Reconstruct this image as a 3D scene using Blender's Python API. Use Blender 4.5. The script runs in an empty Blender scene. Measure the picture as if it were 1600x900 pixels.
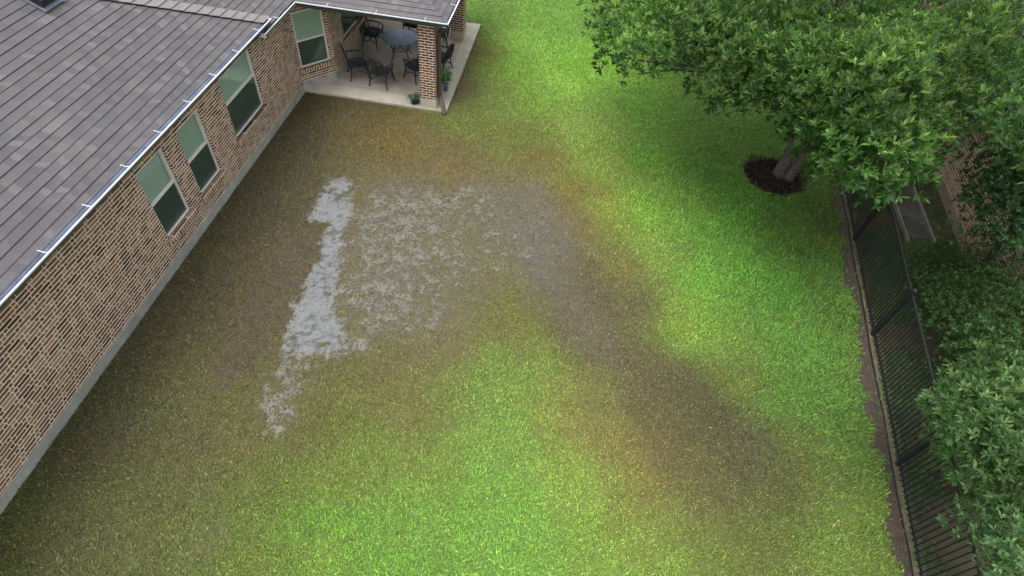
import bpy, bmesh, math, random
import numpy as np
from mathutils import Vector, Matrix
random.seed(7); rng = np.random.default_rng(11)
S = bpy.context.scene
C = S.collection
# ------------------------------------------------------------------ camera
cam = bpy.data.objects.new('camera', bpy.data.cameras.new('camera')); C.objects.link(cam)
cam.data.sensor_width = 36; cam.data.lens = 882.07/1600*36
cam.data.clip_start = .1; cam.data.clip_end = 1500
_p, _r, _a = .864, .124, .046
_F = Vector((0, math.cos(_p), -math.sin(_p))); _U0 = Vector((0, math.sin(_p), math.cos(_p))); _R0 = Vector((1, 0, 0))
_R = _R0*math.cos(_r)+_U0*math.sin(_r); _U = -_R0*math.sin(_r)+_U0*math.cos(_r)
_M = Matrix.Rotation(_a, 3, 'Z'); _R = _M@_R; _U = _M@_U; _F = _M@_F
m = Matrix((_R, _U, -_F)).transposed().to_4x4(); m.translation = Vector((0, 0, 10))
cam.matrix_world = m
S.camera = cam
# ------------------------------------------------------------------ sky, sun, exposure
W = bpy.data.worlds.new('World'); S.world = W; W.use_nodes = True
nt = W.node_tree; bg = nt.nodes['Background']
sky = nt.nodes.new('ShaderNodeTexSky'); sky.sky_type = 'NISHITA'; sky.sun_disc = False
sky.sun_elevation = math.radians(72); sky.sun_rotation = math.radians(215)
sky.air_density = 1.0; sky.dust_density = 4.0; sky.ozone_density = 1.0
hs = nt.nodes.new('ShaderNodeHueSaturation'); hs.inputs['Saturation'].default_value = .13
nt.links.new(sky.outputs[0], hs.inputs['Color']); nt.links.new(hs.outputs[0], bg.inputs[0])
bg.inputs[1].default_value = .15
sl = bpy.data.lights.new('sun', 'SUN'); sl.energy = 0.6; sl.angle = math.radians(34); sl.color = (1, .97, .92)
so = bpy.data.objects.new('sun', sl); C.objects.link(so)
# sun stands at azimuth 215 deg (clockwise from +Y), elevation 72 deg
el, az = math.radians(72), math.radians(215)
sd = Vector((math.sin(az)*math.cos(el), math.cos(az)*math.cos(el), math.sin(el)))
so.rotation_euler = sd.to_track_quat('Z', 'Y').to_euler()
S.view_settings.view_transform = 'Standard'; S.view_settings.look = 'None'
S.view_settings.exposure = 1.15; S.view_settings.gamma = 1
S.render.engine = 'CYCLES'

# ------------------------------------------------------------------ helpers: materials
def lin(r, g, b, k=1.0):
    f = lambda c: ((c/255+.055)/1.055)**2.4 if c > 10 else c/255/12.92
    return (f(r)*k, f(g)*k, f(b)*k, 1)
class NT:
    def __init__(s, name):
        s.m = bpy.data.materials.new(name); s.m.use_nodes = True; s.t = s.m.node_tree
        s.b = s.t.nodes['Principled BSDF']; s.out = s.t.nodes['Material Output']
    def n(s, ty, **kw):
        nd = s.t.nodes.new(ty)
        for k, v in kw.items():
            if k in nd.inputs.keys() if isinstance(k, str) else False: nd.inputs[k].default_value = v
            else: setattr(nd, k, v)
        return nd
    def l(s, a, b): s.t.links.new(a, b)
    def val(s, x, sock):
        if hasattr(x, 'links') or hasattr(x, 'is_linked'): s.l(x, sock)
        else: sock.default_value = x
    def math(s, op, a, b=0.0, c=0.0):
        nd = s.t.nodes.new('ShaderNodeMath'); nd.operation = op
        for x, k in ((a, 0), (b, 1), (c, 2)): s.val(x, nd.inputs[k])
        return nd.outputs[0]
    def noise(s, scale, detail=3, rough=.55, vec=None, dist=0):
        nd = s.t.nodes.new('ShaderNodeTexNoise'); nd.inputs['Scale'].default_value = scale
        nd.inputs['Detail'].default_value = detail; nd.inputs['Roughness'].default_value = rough; nd.inputs['Distortion'].default_value = dist
        if vec is not None: s.l(vec, nd.inputs['Vector'])
        return nd
    def ramp(s, fac, stops, interp='LINEAR'):
        nd = s.t.nodes.new('ShaderNodeValToRGB'); e = nd.color_ramp.elements; nd.color_ramp.interpolation = interp
        while len(e) < len(stops): e.new(.5)
        for i, (p, c) in enumerate(stops): e[i].position = p; e[i].color = c
        s.l(fac, nd.inputs[0]); return nd.outputs[0]
    def mix(s, fac, a, b, mode='MIX'):
        nd = s.t.nodes.new('ShaderNodeMix'); nd.data_type = 'RGBA'; nd.blend_type = mode
        s.val(fac, nd.inputs[0]); s.val(a, nd.inputs[6]); s.val(b, nd.inputs[7]); return nd.outputs[2]
    def smooth(s, v, a, b):
        nd = s.t.nodes.new('ShaderNodeMapRange'); nd.interpolation_type = 'SMOOTHSTEP'
        s.l(v, nd.inputs[0]); nd.inputs[1].default_value = a; nd.inputs[2].default_value = b; return nd.outputs[0]
    def bump(s, h, strength, dist):
        nd = s.t.nodes.new('ShaderNodeBump'); nd.inputs['Strength'].default_value = strength; nd.inputs['Distance'].default_value = dist
        s.l(h, nd.inputs['Height']); s.l(nd.outputs[0], s.b.inputs['Normal'])
    def uv(s): return s.t.nodes.new('ShaderNodeTexCoord').outputs['UV']
    def obj(s): return s.t.nodes.new('ShaderNodeTexCoord').outputs['Object']
    def pos(s): return s.t.nodes.new('ShaderNodeNewGeometry').outputs['Position']
    def attr(s, name): nd = s.t.nodes.new('ShaderNodeAttribute'); nd.attribute_name = name; return nd
    def set(s, **kw):
        for k, v in kw.items():
            k = {'color': 'Base Color', 'rough': 'Roughness', 'metal': 'Metallic', 'spec': 'Specular IOR Level', 'ior': 'IOR'}.get(k, k)
            s.val(v, s.b.inputs[k])
        return s.m

def plain(name, col, rough=.6, metal=0, spec=.5, var=.25, scale=6, bump=0):
    t = NT(name); n = t.noise(scale, 4, .6, t.pos())
    c2 = tuple(c*(1-var) for c in col[:3])+(1,); c3 = tuple(min(1, c*(1+var)) for c in col[:3])+(1,)
    t.set(color=t.ramp(n.outputs[0], [(.3, c2), (.7, c3)]), rough=rough, metal=metal, spec=spec)
    if bump: t.bump(t.noise(scale*8, 4, .7, t.pos()).outputs[0], .6, bump)
    return t.m

def brick_mat(name, L, h, joint, cols, mortar, bond=.5, wob=.008, vj=1.35, header=0):
    t = NT(name); uv = t.uv()
    nz = t.noise(7, 2, .5, uv); vm = t.n('ShaderNodeVectorMath', operation='SUBTRACT'); t.l(nz.outputs['Color'], vm.inputs[0]); vm.inputs[1].default_value = (.5, .5, .5)
    sc = t.n('ShaderNodeVectorMath', operation='SCALE'); t.l(vm.outputs[0], sc.inputs[0]); sc.inputs['Scale'].default_value = wob*2.2
    ad = t.n('ShaderNodeVectorMath', operation='ADD'); t.l(uv, ad.inputs[0]); t.l(sc.outputs[0], ad.inputs[1])
    sp = t.n('ShaderNodeSeparateXYZ'); t.l(ad.outputs[0], sp.inputs[0])
    v = t.math('DIVIDE', sp.outputs[1], h); row = t.math('FLOOR', v); fv = t.math('FRACT', v)
    wr = t.n('ShaderNodeTexWhiteNoise', noise_dimensions='1D'); t.l(row, wr.inputs['W'])
    u = t.math('DIVIDE', sp.outputs[0], L)
    u = t.math('ADD', u, t.math('MULTIPLY', t.math('PINGPONG', row, 1.0), bond))
    u = t.math('ADD', u, t.math('MULTIPLY', wr.outputs[0], .8 if header else .16))
    col = t.math('FLOOR', u); fu = t.math('FRACT', u)
    du = t.math('MULTIPLY', t.math('MINIMUM', fu, t.math('SUBTRACT', 1.0, fu)), L)
    if header:      # each long brick is followed by a short header
        du = t.math('MINIMUM', du, t.math('MULTIPLY', t.math('ABSOLUTE', t.math('SUBTRACT', fu, header)), L))
        col = t.math('ADD', t.math('MULTIPLY', col, 2.0), t.math('GREATER_THAN', fu, header))
    dv = t.math('MULTIPLY', t.math('MINIMUM', fv, t.math('SUBTRACT', 1.0, fv)), h)
    cb = t.n('ShaderNodeCombineXYZ'); t.l(col, cb.inputs[0]); t.l(row, cb.inputs[1])
    wn = t.n('ShaderNodeTexWhiteNoise', noise_dimensions='2D'); t.l(cb.outputs[0], wn.inputs['Vector'])
    d = t.math('MINIMUM', t.math('MULTIPLY', du, vj), dv)
    jn = t.math('MULTIPLY_ADD', t.noise(18, 2, .6, uv).outputs[0], joint*.7, joint*.25)
    edge = t.n('ShaderNodeMapRange'); edge.interpolation_type = 'SMOOTHSTEP'
    t.l(d, edge.inputs[0]); t.l(jn, edge.inputs[1]); t.l(t.math('ADD', jn, .006), edge.inputs[2])
    bc = t.ramp(wn.outputs[0], [(i/len(cols), c) for i, c in enumerate(cols)], 'CONSTANT')
    fine = t.noise(45, 4, .7, uv)
    bc = t.mix(.35, bc, t.ramp(fine.outputs[0], [(.3, (.25, .22, .2, 1)), (.7, (1, .98, .94, 1))]), 'MULTIPLY')
    big = t.noise(.9, 3, .6, uv)
    bc = t.mix(t.math('MULTIPLY', t.smooth(fine.outputs[0], .58, .75), .45), bc, mortar)   # mortar smears on the face
    mc = t.mix(.5, mortar, t.ramp(t.noise(12, 4, .6, uv).outputs[0], [(.3, (.75, .7, .66, 1)), (.6, (1, 1, 1, 1))]), 'MULTIPLY')
    c = t.mix(edge.outputs[0], mc, bc)
    c = t.mix(.35, c, t.ramp(big.outputs[0], [(.3, (.6, .58, .56, 1)), (.65, (1, 1, 1, 1))]), 'MULTIPLY')
    t.set(color=c, rough=.85, spec=.3)
    hh = t.math('ADD', t.math('MULTIPLY', edge.outputs[0], 1.0), t.math('MULTIPLY', fine.outputs[0], .5))
    t.bump(hh, .9, .012)
    return t.m
BR = [lin(109, 88, 75), lin(127, 107, 91), lin(100, 82, 68), lin(141, 118, 100), lin(166, 143, 125), lin(104, 86, 70), lin(139, 104, 88), lin(120, 102, 86), lin(75, 61, 52), lin(155, 132, 111)]
MORT = lin(254, 232, 210)
M_brick = brick_mat('brick wall', .355, .076, .0115, BR, MORT, bond=.42, vj=1.7, header=.76)
M_colbrick = brick_mat('column brick', .215, .080, .014, [lin(96, 62, 48), lin(82, 52, 42), lin(112, 76, 58), lin(72, 48, 40)], lin(228, 208, 188))
M_sill = brick_mat('rowlock sill brick', .082, .60, .017, BR, MORT, bond=0, wob=.002)
M_nbrick = brick_mat('neighbour brick', .26, .085, .012, [lin(176, 138, 118), lin(158, 122, 104), lin(186, 152, 130), lin(146, 112, 96)], lin(222, 204, 184))

def shingle_mat(name):
    t = NT(name); uv = t.uv(); sp = t.n('ShaderNodeSeparateXYZ'); t.l(uv, sp.inputs[0])
    row = t.math('FLOOR', t.math('ADD', sp.outputs[1], .001))       # v counts courses
    wr = t.n('ShaderNodeTexWhiteNoise', noise_dimensions='1D'); t.l(row, wr.inputs['W'])
    u = t.math('ADD', t.math('MULTIPLY', sp.outputs[0], 6.5), t.math('MULTIPLY', wr.outputs[0], 7.3))
    nu = t.noise(1.3, 0, .5, uv); u = t.math('ADD', u, t.math('MULTIPLY', nu.outputs[0], 1.2))
    col = t.math('FLOOR', u); fu = t.math('FRACT', u)
    cb = t.n('ShaderNodeCombineXYZ'); t.l(col, cb.inputs[0]); t.l(row, cb.inputs[1])
    wn = t.n('ShaderNodeTexWhiteNoise', noise_dimensions='2D'); t.l(cb.outputs[0], wn.inputs['Vector'])
    bc = t.ramp(wn.outputs[0], [(0, lin(92, 92, 95)), (.3, lin(98, 97, 100)), (.6, lin(101, 99, 102)), (.85, lin(104, 101, 103)), (1, lin(112, 111, 113))])
    p = t.pos()
    g_ = t.noise(160, 3, .8, p); bc = t.mix(.5, bc, t.ramp(g_.outputs[0], [(.3, (.62, .61, .6, 1)), (.72, (1.25, 1.22, 1.2, 1))]), 'MULTIPLY')
    b_ = t.noise(.7, 4, .6, p); bc = t.mix(.4, bc, t.ramp(b_.outputs[0], [(.3, (.78, .76, .76, 1)), (.7, (1.1, 1.08, 1.05, 1))]), 'MULTIPLY')
    ln = t.math('LESS_THAN', fu, .04); bc = t.mix(t.math('MULTIPLY', ln, .28), bc, lin(64, 60, 61))
    t.set(color=bc, rough=.95, spec=.15)
    t.bump(t.math('ADD', t.math('MULTIPLY', wn.outputs[0], .6), t.math('MULTIPLY', g_.outputs[0], .5)), .8, .012)
    return t.m
M_shingle = shingle_mat('grey shingles')
M_butt = plain('shingle edge', lin(36, 35, 37), .95, var=.3, scale=20)

def concrete(name, a, b, bump=.004, stain=None):
    t = NT(name); p = t.pos()
    c = t.ramp(t.noise(1.6, 6, .65, p).outputs[0], [(.3, a), (.7, b)])
    c = t.mix(.35, c, t.ramp(t.noise(40, 4, .7, p).outputs[0], [(.3, (.7, .68, .65, 1)), (.7, (1.05, 1.04, 1.02, 1))]), 'MULTIPLY')
    if stain: c = t.mix(t.smooth(t.noise(.9, 5, .7, p, 1.5).outputs[0], .5, .72), c, stain)
    t.set(color=c, rough=.75, spec=.35); t.bump(t.noise(60, 4, .7, p).outputs[0], .5, bump); return t.m
M_found = concrete('foundation concrete', lin(136, 140, 134), lin(168, 172, 164), stain=lin(112, 114, 100))
M_slab = concrete('patio concrete', lin(140, 129, 119), lin(170, 160, 150), stain=lin(128, 112, 100))
M_slabedge = concrete('patio edge concrete', lin(152, 147, 135), lin(180, 174, 162), stain=lin(150, 138, 112))
M_joint = plain('joint', lin(84, 72, 66), .9)
M_white = plain('white gutter lip', lin(214, 220, 226), .3, var=.06, scale=3)
M_gut = NT('gutter metal'); _n = M_gut.noise(4, 5, .6, M_gut.pos())
M_gut = M_gut.set(color=M_gut.ramp(_n.outputs[0], [(.3, lin(146, 152, 168)), (.7, lin(184, 190, 206))]), rough=.35, metal=.2)
M_fascia = plain('green-grey reflection fascia', lin(72, 76, 68), .5, var=.15)  # dark green reflection below the gutter lip painted into the colour
M_down = plain('bronze downspout', lin(74, 66, 60), .4, var=.15)
M_soffit = plain('soffit', lin(150, 144, 132), .7, var=.08)
M_frame = plain('window vinyl', lin(214, 210, 204), .45, var=.08, scale=3)
M_blackm = plain('black powder-coated metal', lin(30, 33, 36), .42, var=.2, spec=.5)
M_chair = plain('dark cast aluminium', lin(34, 38, 42), .42, var=.3, scale=12)
M_cush = plain('charcoal cushion cloth', lin(40, 43, 50), .9, var=.25, scale=14)
M_ttop = NT('blue-grey table top'); _n = M_ttop.noise(9, 4, .6, M_ttop.pos())
M_ttop = M_ttop.set(color=M_ttop.ramp(_n.outputs[0], [(.3, lin(78, 102, 132)), (.7, lin(112, 138, 168))]), rough=.42, metal=.1)

def glass_mat(name, tint, refl):
    t = NT(name); t.t.nodes.remove(t.b)
    tr = t.n('ShaderNodeBsdfTransparent'); tr.inputs[0].default_value = tint
    gl = t.n('ShaderNodeBsdfGlossy'); gl.inputs['Roughness'].default_value = .03; gl.inputs['Color'].default_value = (.85, 1, .92, 1)
    wob = t.noise(2.5, 1, .5, t.pos()); bp = t.n('ShaderNodeBump'); bp.inputs['Strength'].default_value = .08; bp.inputs['Distance'].default_value = .05
    t.l(wob.outputs[0], bp.inputs['Height']); t.l(bp.outputs[0], gl.inputs['Normal'])
    ge = t.n('ShaderNodeNewGeometry'); dt = t.n('ShaderNodeVectorMath', operation='DOT_PRODUCT'); t.l(ge.outputs['Normal'], dt.inputs[0]); t.l(ge.outputs['Incoming'], dt.inputs[1])
    fr = t.math('POWER', t.math('SUBTRACT', 1.0, t.math('ABSOLUTE', dt.outputs['Value'])), 5.0)
    mx = t.n('ShaderNodeMixShader'); t.l(t.math('MINIMUM', t.math('ADD', fr, refl), 1.0), mx.inputs[0])
    t.l(tr.outputs[0], mx.inputs[1]); t.l(gl.outputs[0], mx.inputs[2]); t.l(mx.outputs[0], t.out.inputs[0]); return t.m
M_glass = glass_mat('green tinted glass', (.80, .95, .87, 1), .12)
M_screen = glass_mat('dark insect screen', (.42, .45, .46, 1), .04)
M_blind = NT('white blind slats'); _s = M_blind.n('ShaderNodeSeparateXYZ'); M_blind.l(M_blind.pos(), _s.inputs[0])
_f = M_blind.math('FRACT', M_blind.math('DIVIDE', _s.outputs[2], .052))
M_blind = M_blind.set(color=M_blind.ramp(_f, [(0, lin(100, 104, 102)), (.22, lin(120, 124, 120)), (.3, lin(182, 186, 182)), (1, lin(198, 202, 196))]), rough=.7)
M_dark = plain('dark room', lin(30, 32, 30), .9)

# ------------------------------------------------------------------ helpers: meshes
class MB:
    def __init__(s): s.v = []; s.f = []; s.uv = []; s.mi = []
    def face(s, pts, uvs=None, mi=0):
        i = len(s.v); s.v += [tuple(p) for p in pts]; s.f.append(tuple(range(i, i+len(pts)))); s.mi.append(mi)
        if uvs is None:
            a = Vector(pts[0]); n = (Vector(pts[1])-a).cross(Vector(pts[2])-a)
            if n.length > 0: n.normalize()
            if abs(n.z) > .8: uvs = [(p[0], p[1]) for p in pts]
            else:
                tx = Vector((-n.y, n.x, 0)).normalized(); uvs = [(Vector(p).dot(tx), p[2]) for p in pts]
        s.uv.append(list(uvs))
    def box(s, c, size, rz=0, mi=0, rot=None):
        R = rot or Matrix.Rotation(rz, 3, 'Z'); c = Vector(c); h = Vector(size)/2
        P = {(i, j, k): c+R@Vector((i*h.x, j*h.y, k*h.z)) for i in (-1, 1) for j in (-1, 1) for k in (-1, 1)}
        for q in (((-1,-1,-1),(1,-1,-1),(1,-1,1),(-1,-1,1)), ((1,1,-1),(-1,1,-1),(-1,1,1),(1,1,1)), ((1,-1,-1),(1,1,-1),(1,1,1),(1,-1,1)),
                  ((-1,1,-1),(-1,-1,-1),(-1,-1,1),(-1,1,1)), ((-1,-1,1),(1,-1,1),(1,1,1),(-1,1,1)), ((-1,1,-1),(1,1,-1),(1,-1,-1),(-1,-1,-1))):
            s.face([P[k] for k in q], mi=mi)
    def bar(s, a, b, w, h, mi=0):
        a, b = Vector(a), Vector(b); d = (b-a); L = d.length; R = d.to_track_quat('Y', 'Z').to_matrix()
        s.box((a+b)/2, (w, L, h), rot=R, mi=mi)
    def tube(s, pts, r, n=6, mi=0, cap=True):
        pts = [Vector(p) for p in pts]; rs = r if isinstance(r, (list, tuple)) else [r]*len(pts); rings = []
        up = None
        for i, p in enumerate(pts):
            d = (pts[min(i+1, len(pts)-1)]-pts[max(i-1, 0)]).normalized()
            if up is None: up = Vector((0, 0, 1)) if abs(d.z) < .9 else Vector((1, 0, 0))
            x = d.cross(up).normalized(); y = x.cross(d).normalized(); up = y
            rings.append([p+(x*math.cos(t)+y*math.sin(t))*rs[i] for t in [2*math.pi*k/n for k in range(n)]])
        b = len(s.v)
        for R in rings: s.v += [tuple(q) for q in R]
        for i in range(len(rings)-1):
            for k in range(n):
                s.f.append((b+i*n+k, b+i*n+(k+1) % n, b+(i+1)*n+(k+1) % n, b+(i+1)*n+k)); s.mi.append(mi); s.uv.append([(k/n, i), ((k+1)/n, i), ((k+1)/n, i+1), (k/n, i+1)])
        if cap:
            for R, rev in ((rings[0], True), (rings[-1], False)):
                i = len(s.v); s.v += [tuple(q) for q in R]; f = list(range(i, i+n)); s.f.append(tuple(f[::-1] if not rev else f)); s.mi.append(mi); s.uv.append([(0, 0)]*n)
    def lathe(s, c, prof, n=20, mi=0):
        c = Vector(c); rings = [[(c.x+r*math.cos(2*math.pi*k/n), c.y+r*math.sin(2*math.pi*k/n), c.z+z) for k in range(n)] for r, z in prof]
        b = len(s.v)
        for R in rings: s.v += R
        for i in range(len(rings)-1):
            for k in range(n):
                s.f.append((b+i*n+k, b+i*n+(k+1) % n, b+(i+1)*n+(k+1) % n, b+(i+1)*n+k)); s.mi.append(mi)
                s.uv.append([(k*.1, prof[i][1]), (k*.1+.1, prof[i][1]), (k*.1+.1, prof[i+1][1]), (k*.1, prof[i+1][1])])
    def build(s, name, mats, parent=None, smooth=False, world=True):
        me = bpy.data.meshes.new(name)
        off = Vector((0, 0, 0))
        if parent is not None and world:
            q = parent
            while q is not None: off += q.location; q = q.parent
        me.from_pydata([(v[0]-off.x, v[1]-off.y, v[2]-off.z) for v in s.v], [], s.f)
        ul = me.uv_layers.new(name='UVMap'); k = 0
        flat = [c for u in s.uv for p in u for c in p]; ul.data.foreach_set('uv', flat)
        for m_ in (mats if isinstance(mats, (list, tuple)) else [mats]): me.materials.append(m_)
        me.polygons.foreach_set('material_index', s.mi)
        if smooth: me.polygons.foreach_set('use_smooth', [True]*len(me.polygons))
        me.update(); o = bpy.data.objects.new(name, me); C.objects.link(o)
        if parent is not None: o.parent = parent
        return o
def tag(o, label=None, cat=None, group=None, kind=None):
    for k, v in (('label', label), ('category', cat), ('group', group), ('kind', kind)):
        if v: o[k] = v
    return o
def empty(name, loc, label, cat, group=None, rz=0):
    o = bpy.data.objects.new(name, None); o.empty_display_size = .2; C.objects.link(o); o.location = loc; o.rotation_euler = (0, 0, rz)
    return tag(o, label, cat, group)
def copy_tree(o, parent=None):
    c = o.copy(); C.objects.link(c); c.parent = parent
    for ch in list(o.children): copy_tree(ch, c)
    return c
def fast_mesh(name, V, F, mats, attrs=None, parent=None, loops=None, mi=None):
    """V (n,3), F (m,k) all faces the same size"""
    me = bpy.data.meshes.new(name); V = np.asarray(V, np.float32); F = np.asarray(F, np.int32); k = F.shape[1]
    off = np.zeros(3, np.float32)
    if parent is not None: off = np.array(parent.location, np.float32)
    me.vertices.add(len(V)); me.vertices.foreach_set('co', (V-off).ravel())
    me.loops.add(F.size); me.loops.foreach_set('vertex_index', F.ravel())
    me.polygons.add(len(F)); me.polygons.foreach_set('loop_start', np.arange(len(F), dtype=np.int32)*k)
    for m_ in (mats if isinstance(mats, (list, tuple)) else [mats]): me.materials.append(m_)
    if mi is not None: me.polygons.foreach_set('material_index', mi.astype(np.int32))
    for an, data in (attrs or {}).items():
        a = me.color_attributes.new(an, 'FLOAT_COLOR', 'POINT'); a.data.foreach_set('color', np.asarray(data, np.float32).ravel())
    me.update(calc_edges=True); me.validate()
    o = bpy.data.objects.new(name, me); C.objects.link(o)
    if parent is not None: o.parent = parent
    return o
# value noise in numpy
_P = rng.random((256, 256))
def vnoise(x, y, s, octv=3, seed=0):
    out = 0; amp = 1; tot = 0
    for o in range(octv):
        X = x*s+seed*17.3+o*31.7; Y = y*s+seed*7.9+o*11.1
        xi = np.floor(X).astype(int); yi = np.floor(Y).astype(int); fx = X-xi; fy = Y-yi; fx = fx*fx*(3-2*fx); fy = fy*fy*(3-2*fy)
        a = _P[xi % 256, yi % 256]; b = _P[(xi+1) % 256, yi % 256]; c = _P[xi % 256, (yi+1) % 256]; d = _P[(xi+1) % 256, (yi+1) % 256]
        out = out+amp*((a*(1-fx)+b*fx)*(1-fy)+(c*(1-fx)+d*fx)*fy); tot += amp; amp *= .5; s *= 2.03
    return out/tot
def sdist(x, y, poly):
    """signed distance to a polygon, positive inside"""
    P = np.array(poly); ins = np.zeros(x.shape, bool); dm = np.full(x.shape, 1e9)
    for i in range(len(P)):
        a = P[i]; b = P[(i+1) % len(P)]
        c = ((b[1] > y) != (a[1] > y)) & (x < (b[0]-a[0])*(y-a[1])/((b[1]-a[1]) or 1e-9)+a[0]); ins ^= ((a[1] > y) != (b[1] > y)) & (x < (b[0]-a[0])*(y-a[1])/((b[1]-a[1]) or 1e-9)+a[0])
        e = b-a; t = np.clip(((x-a[0])*e[0]+(y-a[1])*e[1])/(e@e), 0, 1); dm = np.minimum(dm, np.hypot(a[0]+t*e[0]-x, a[1]+t*e[1]-y))
    return np.where(ins, dm, -dm)
def sst(a, b, x): t = np.clip((x-a)/(b-a), 0, 1); return t*t*(3-2*t)
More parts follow.
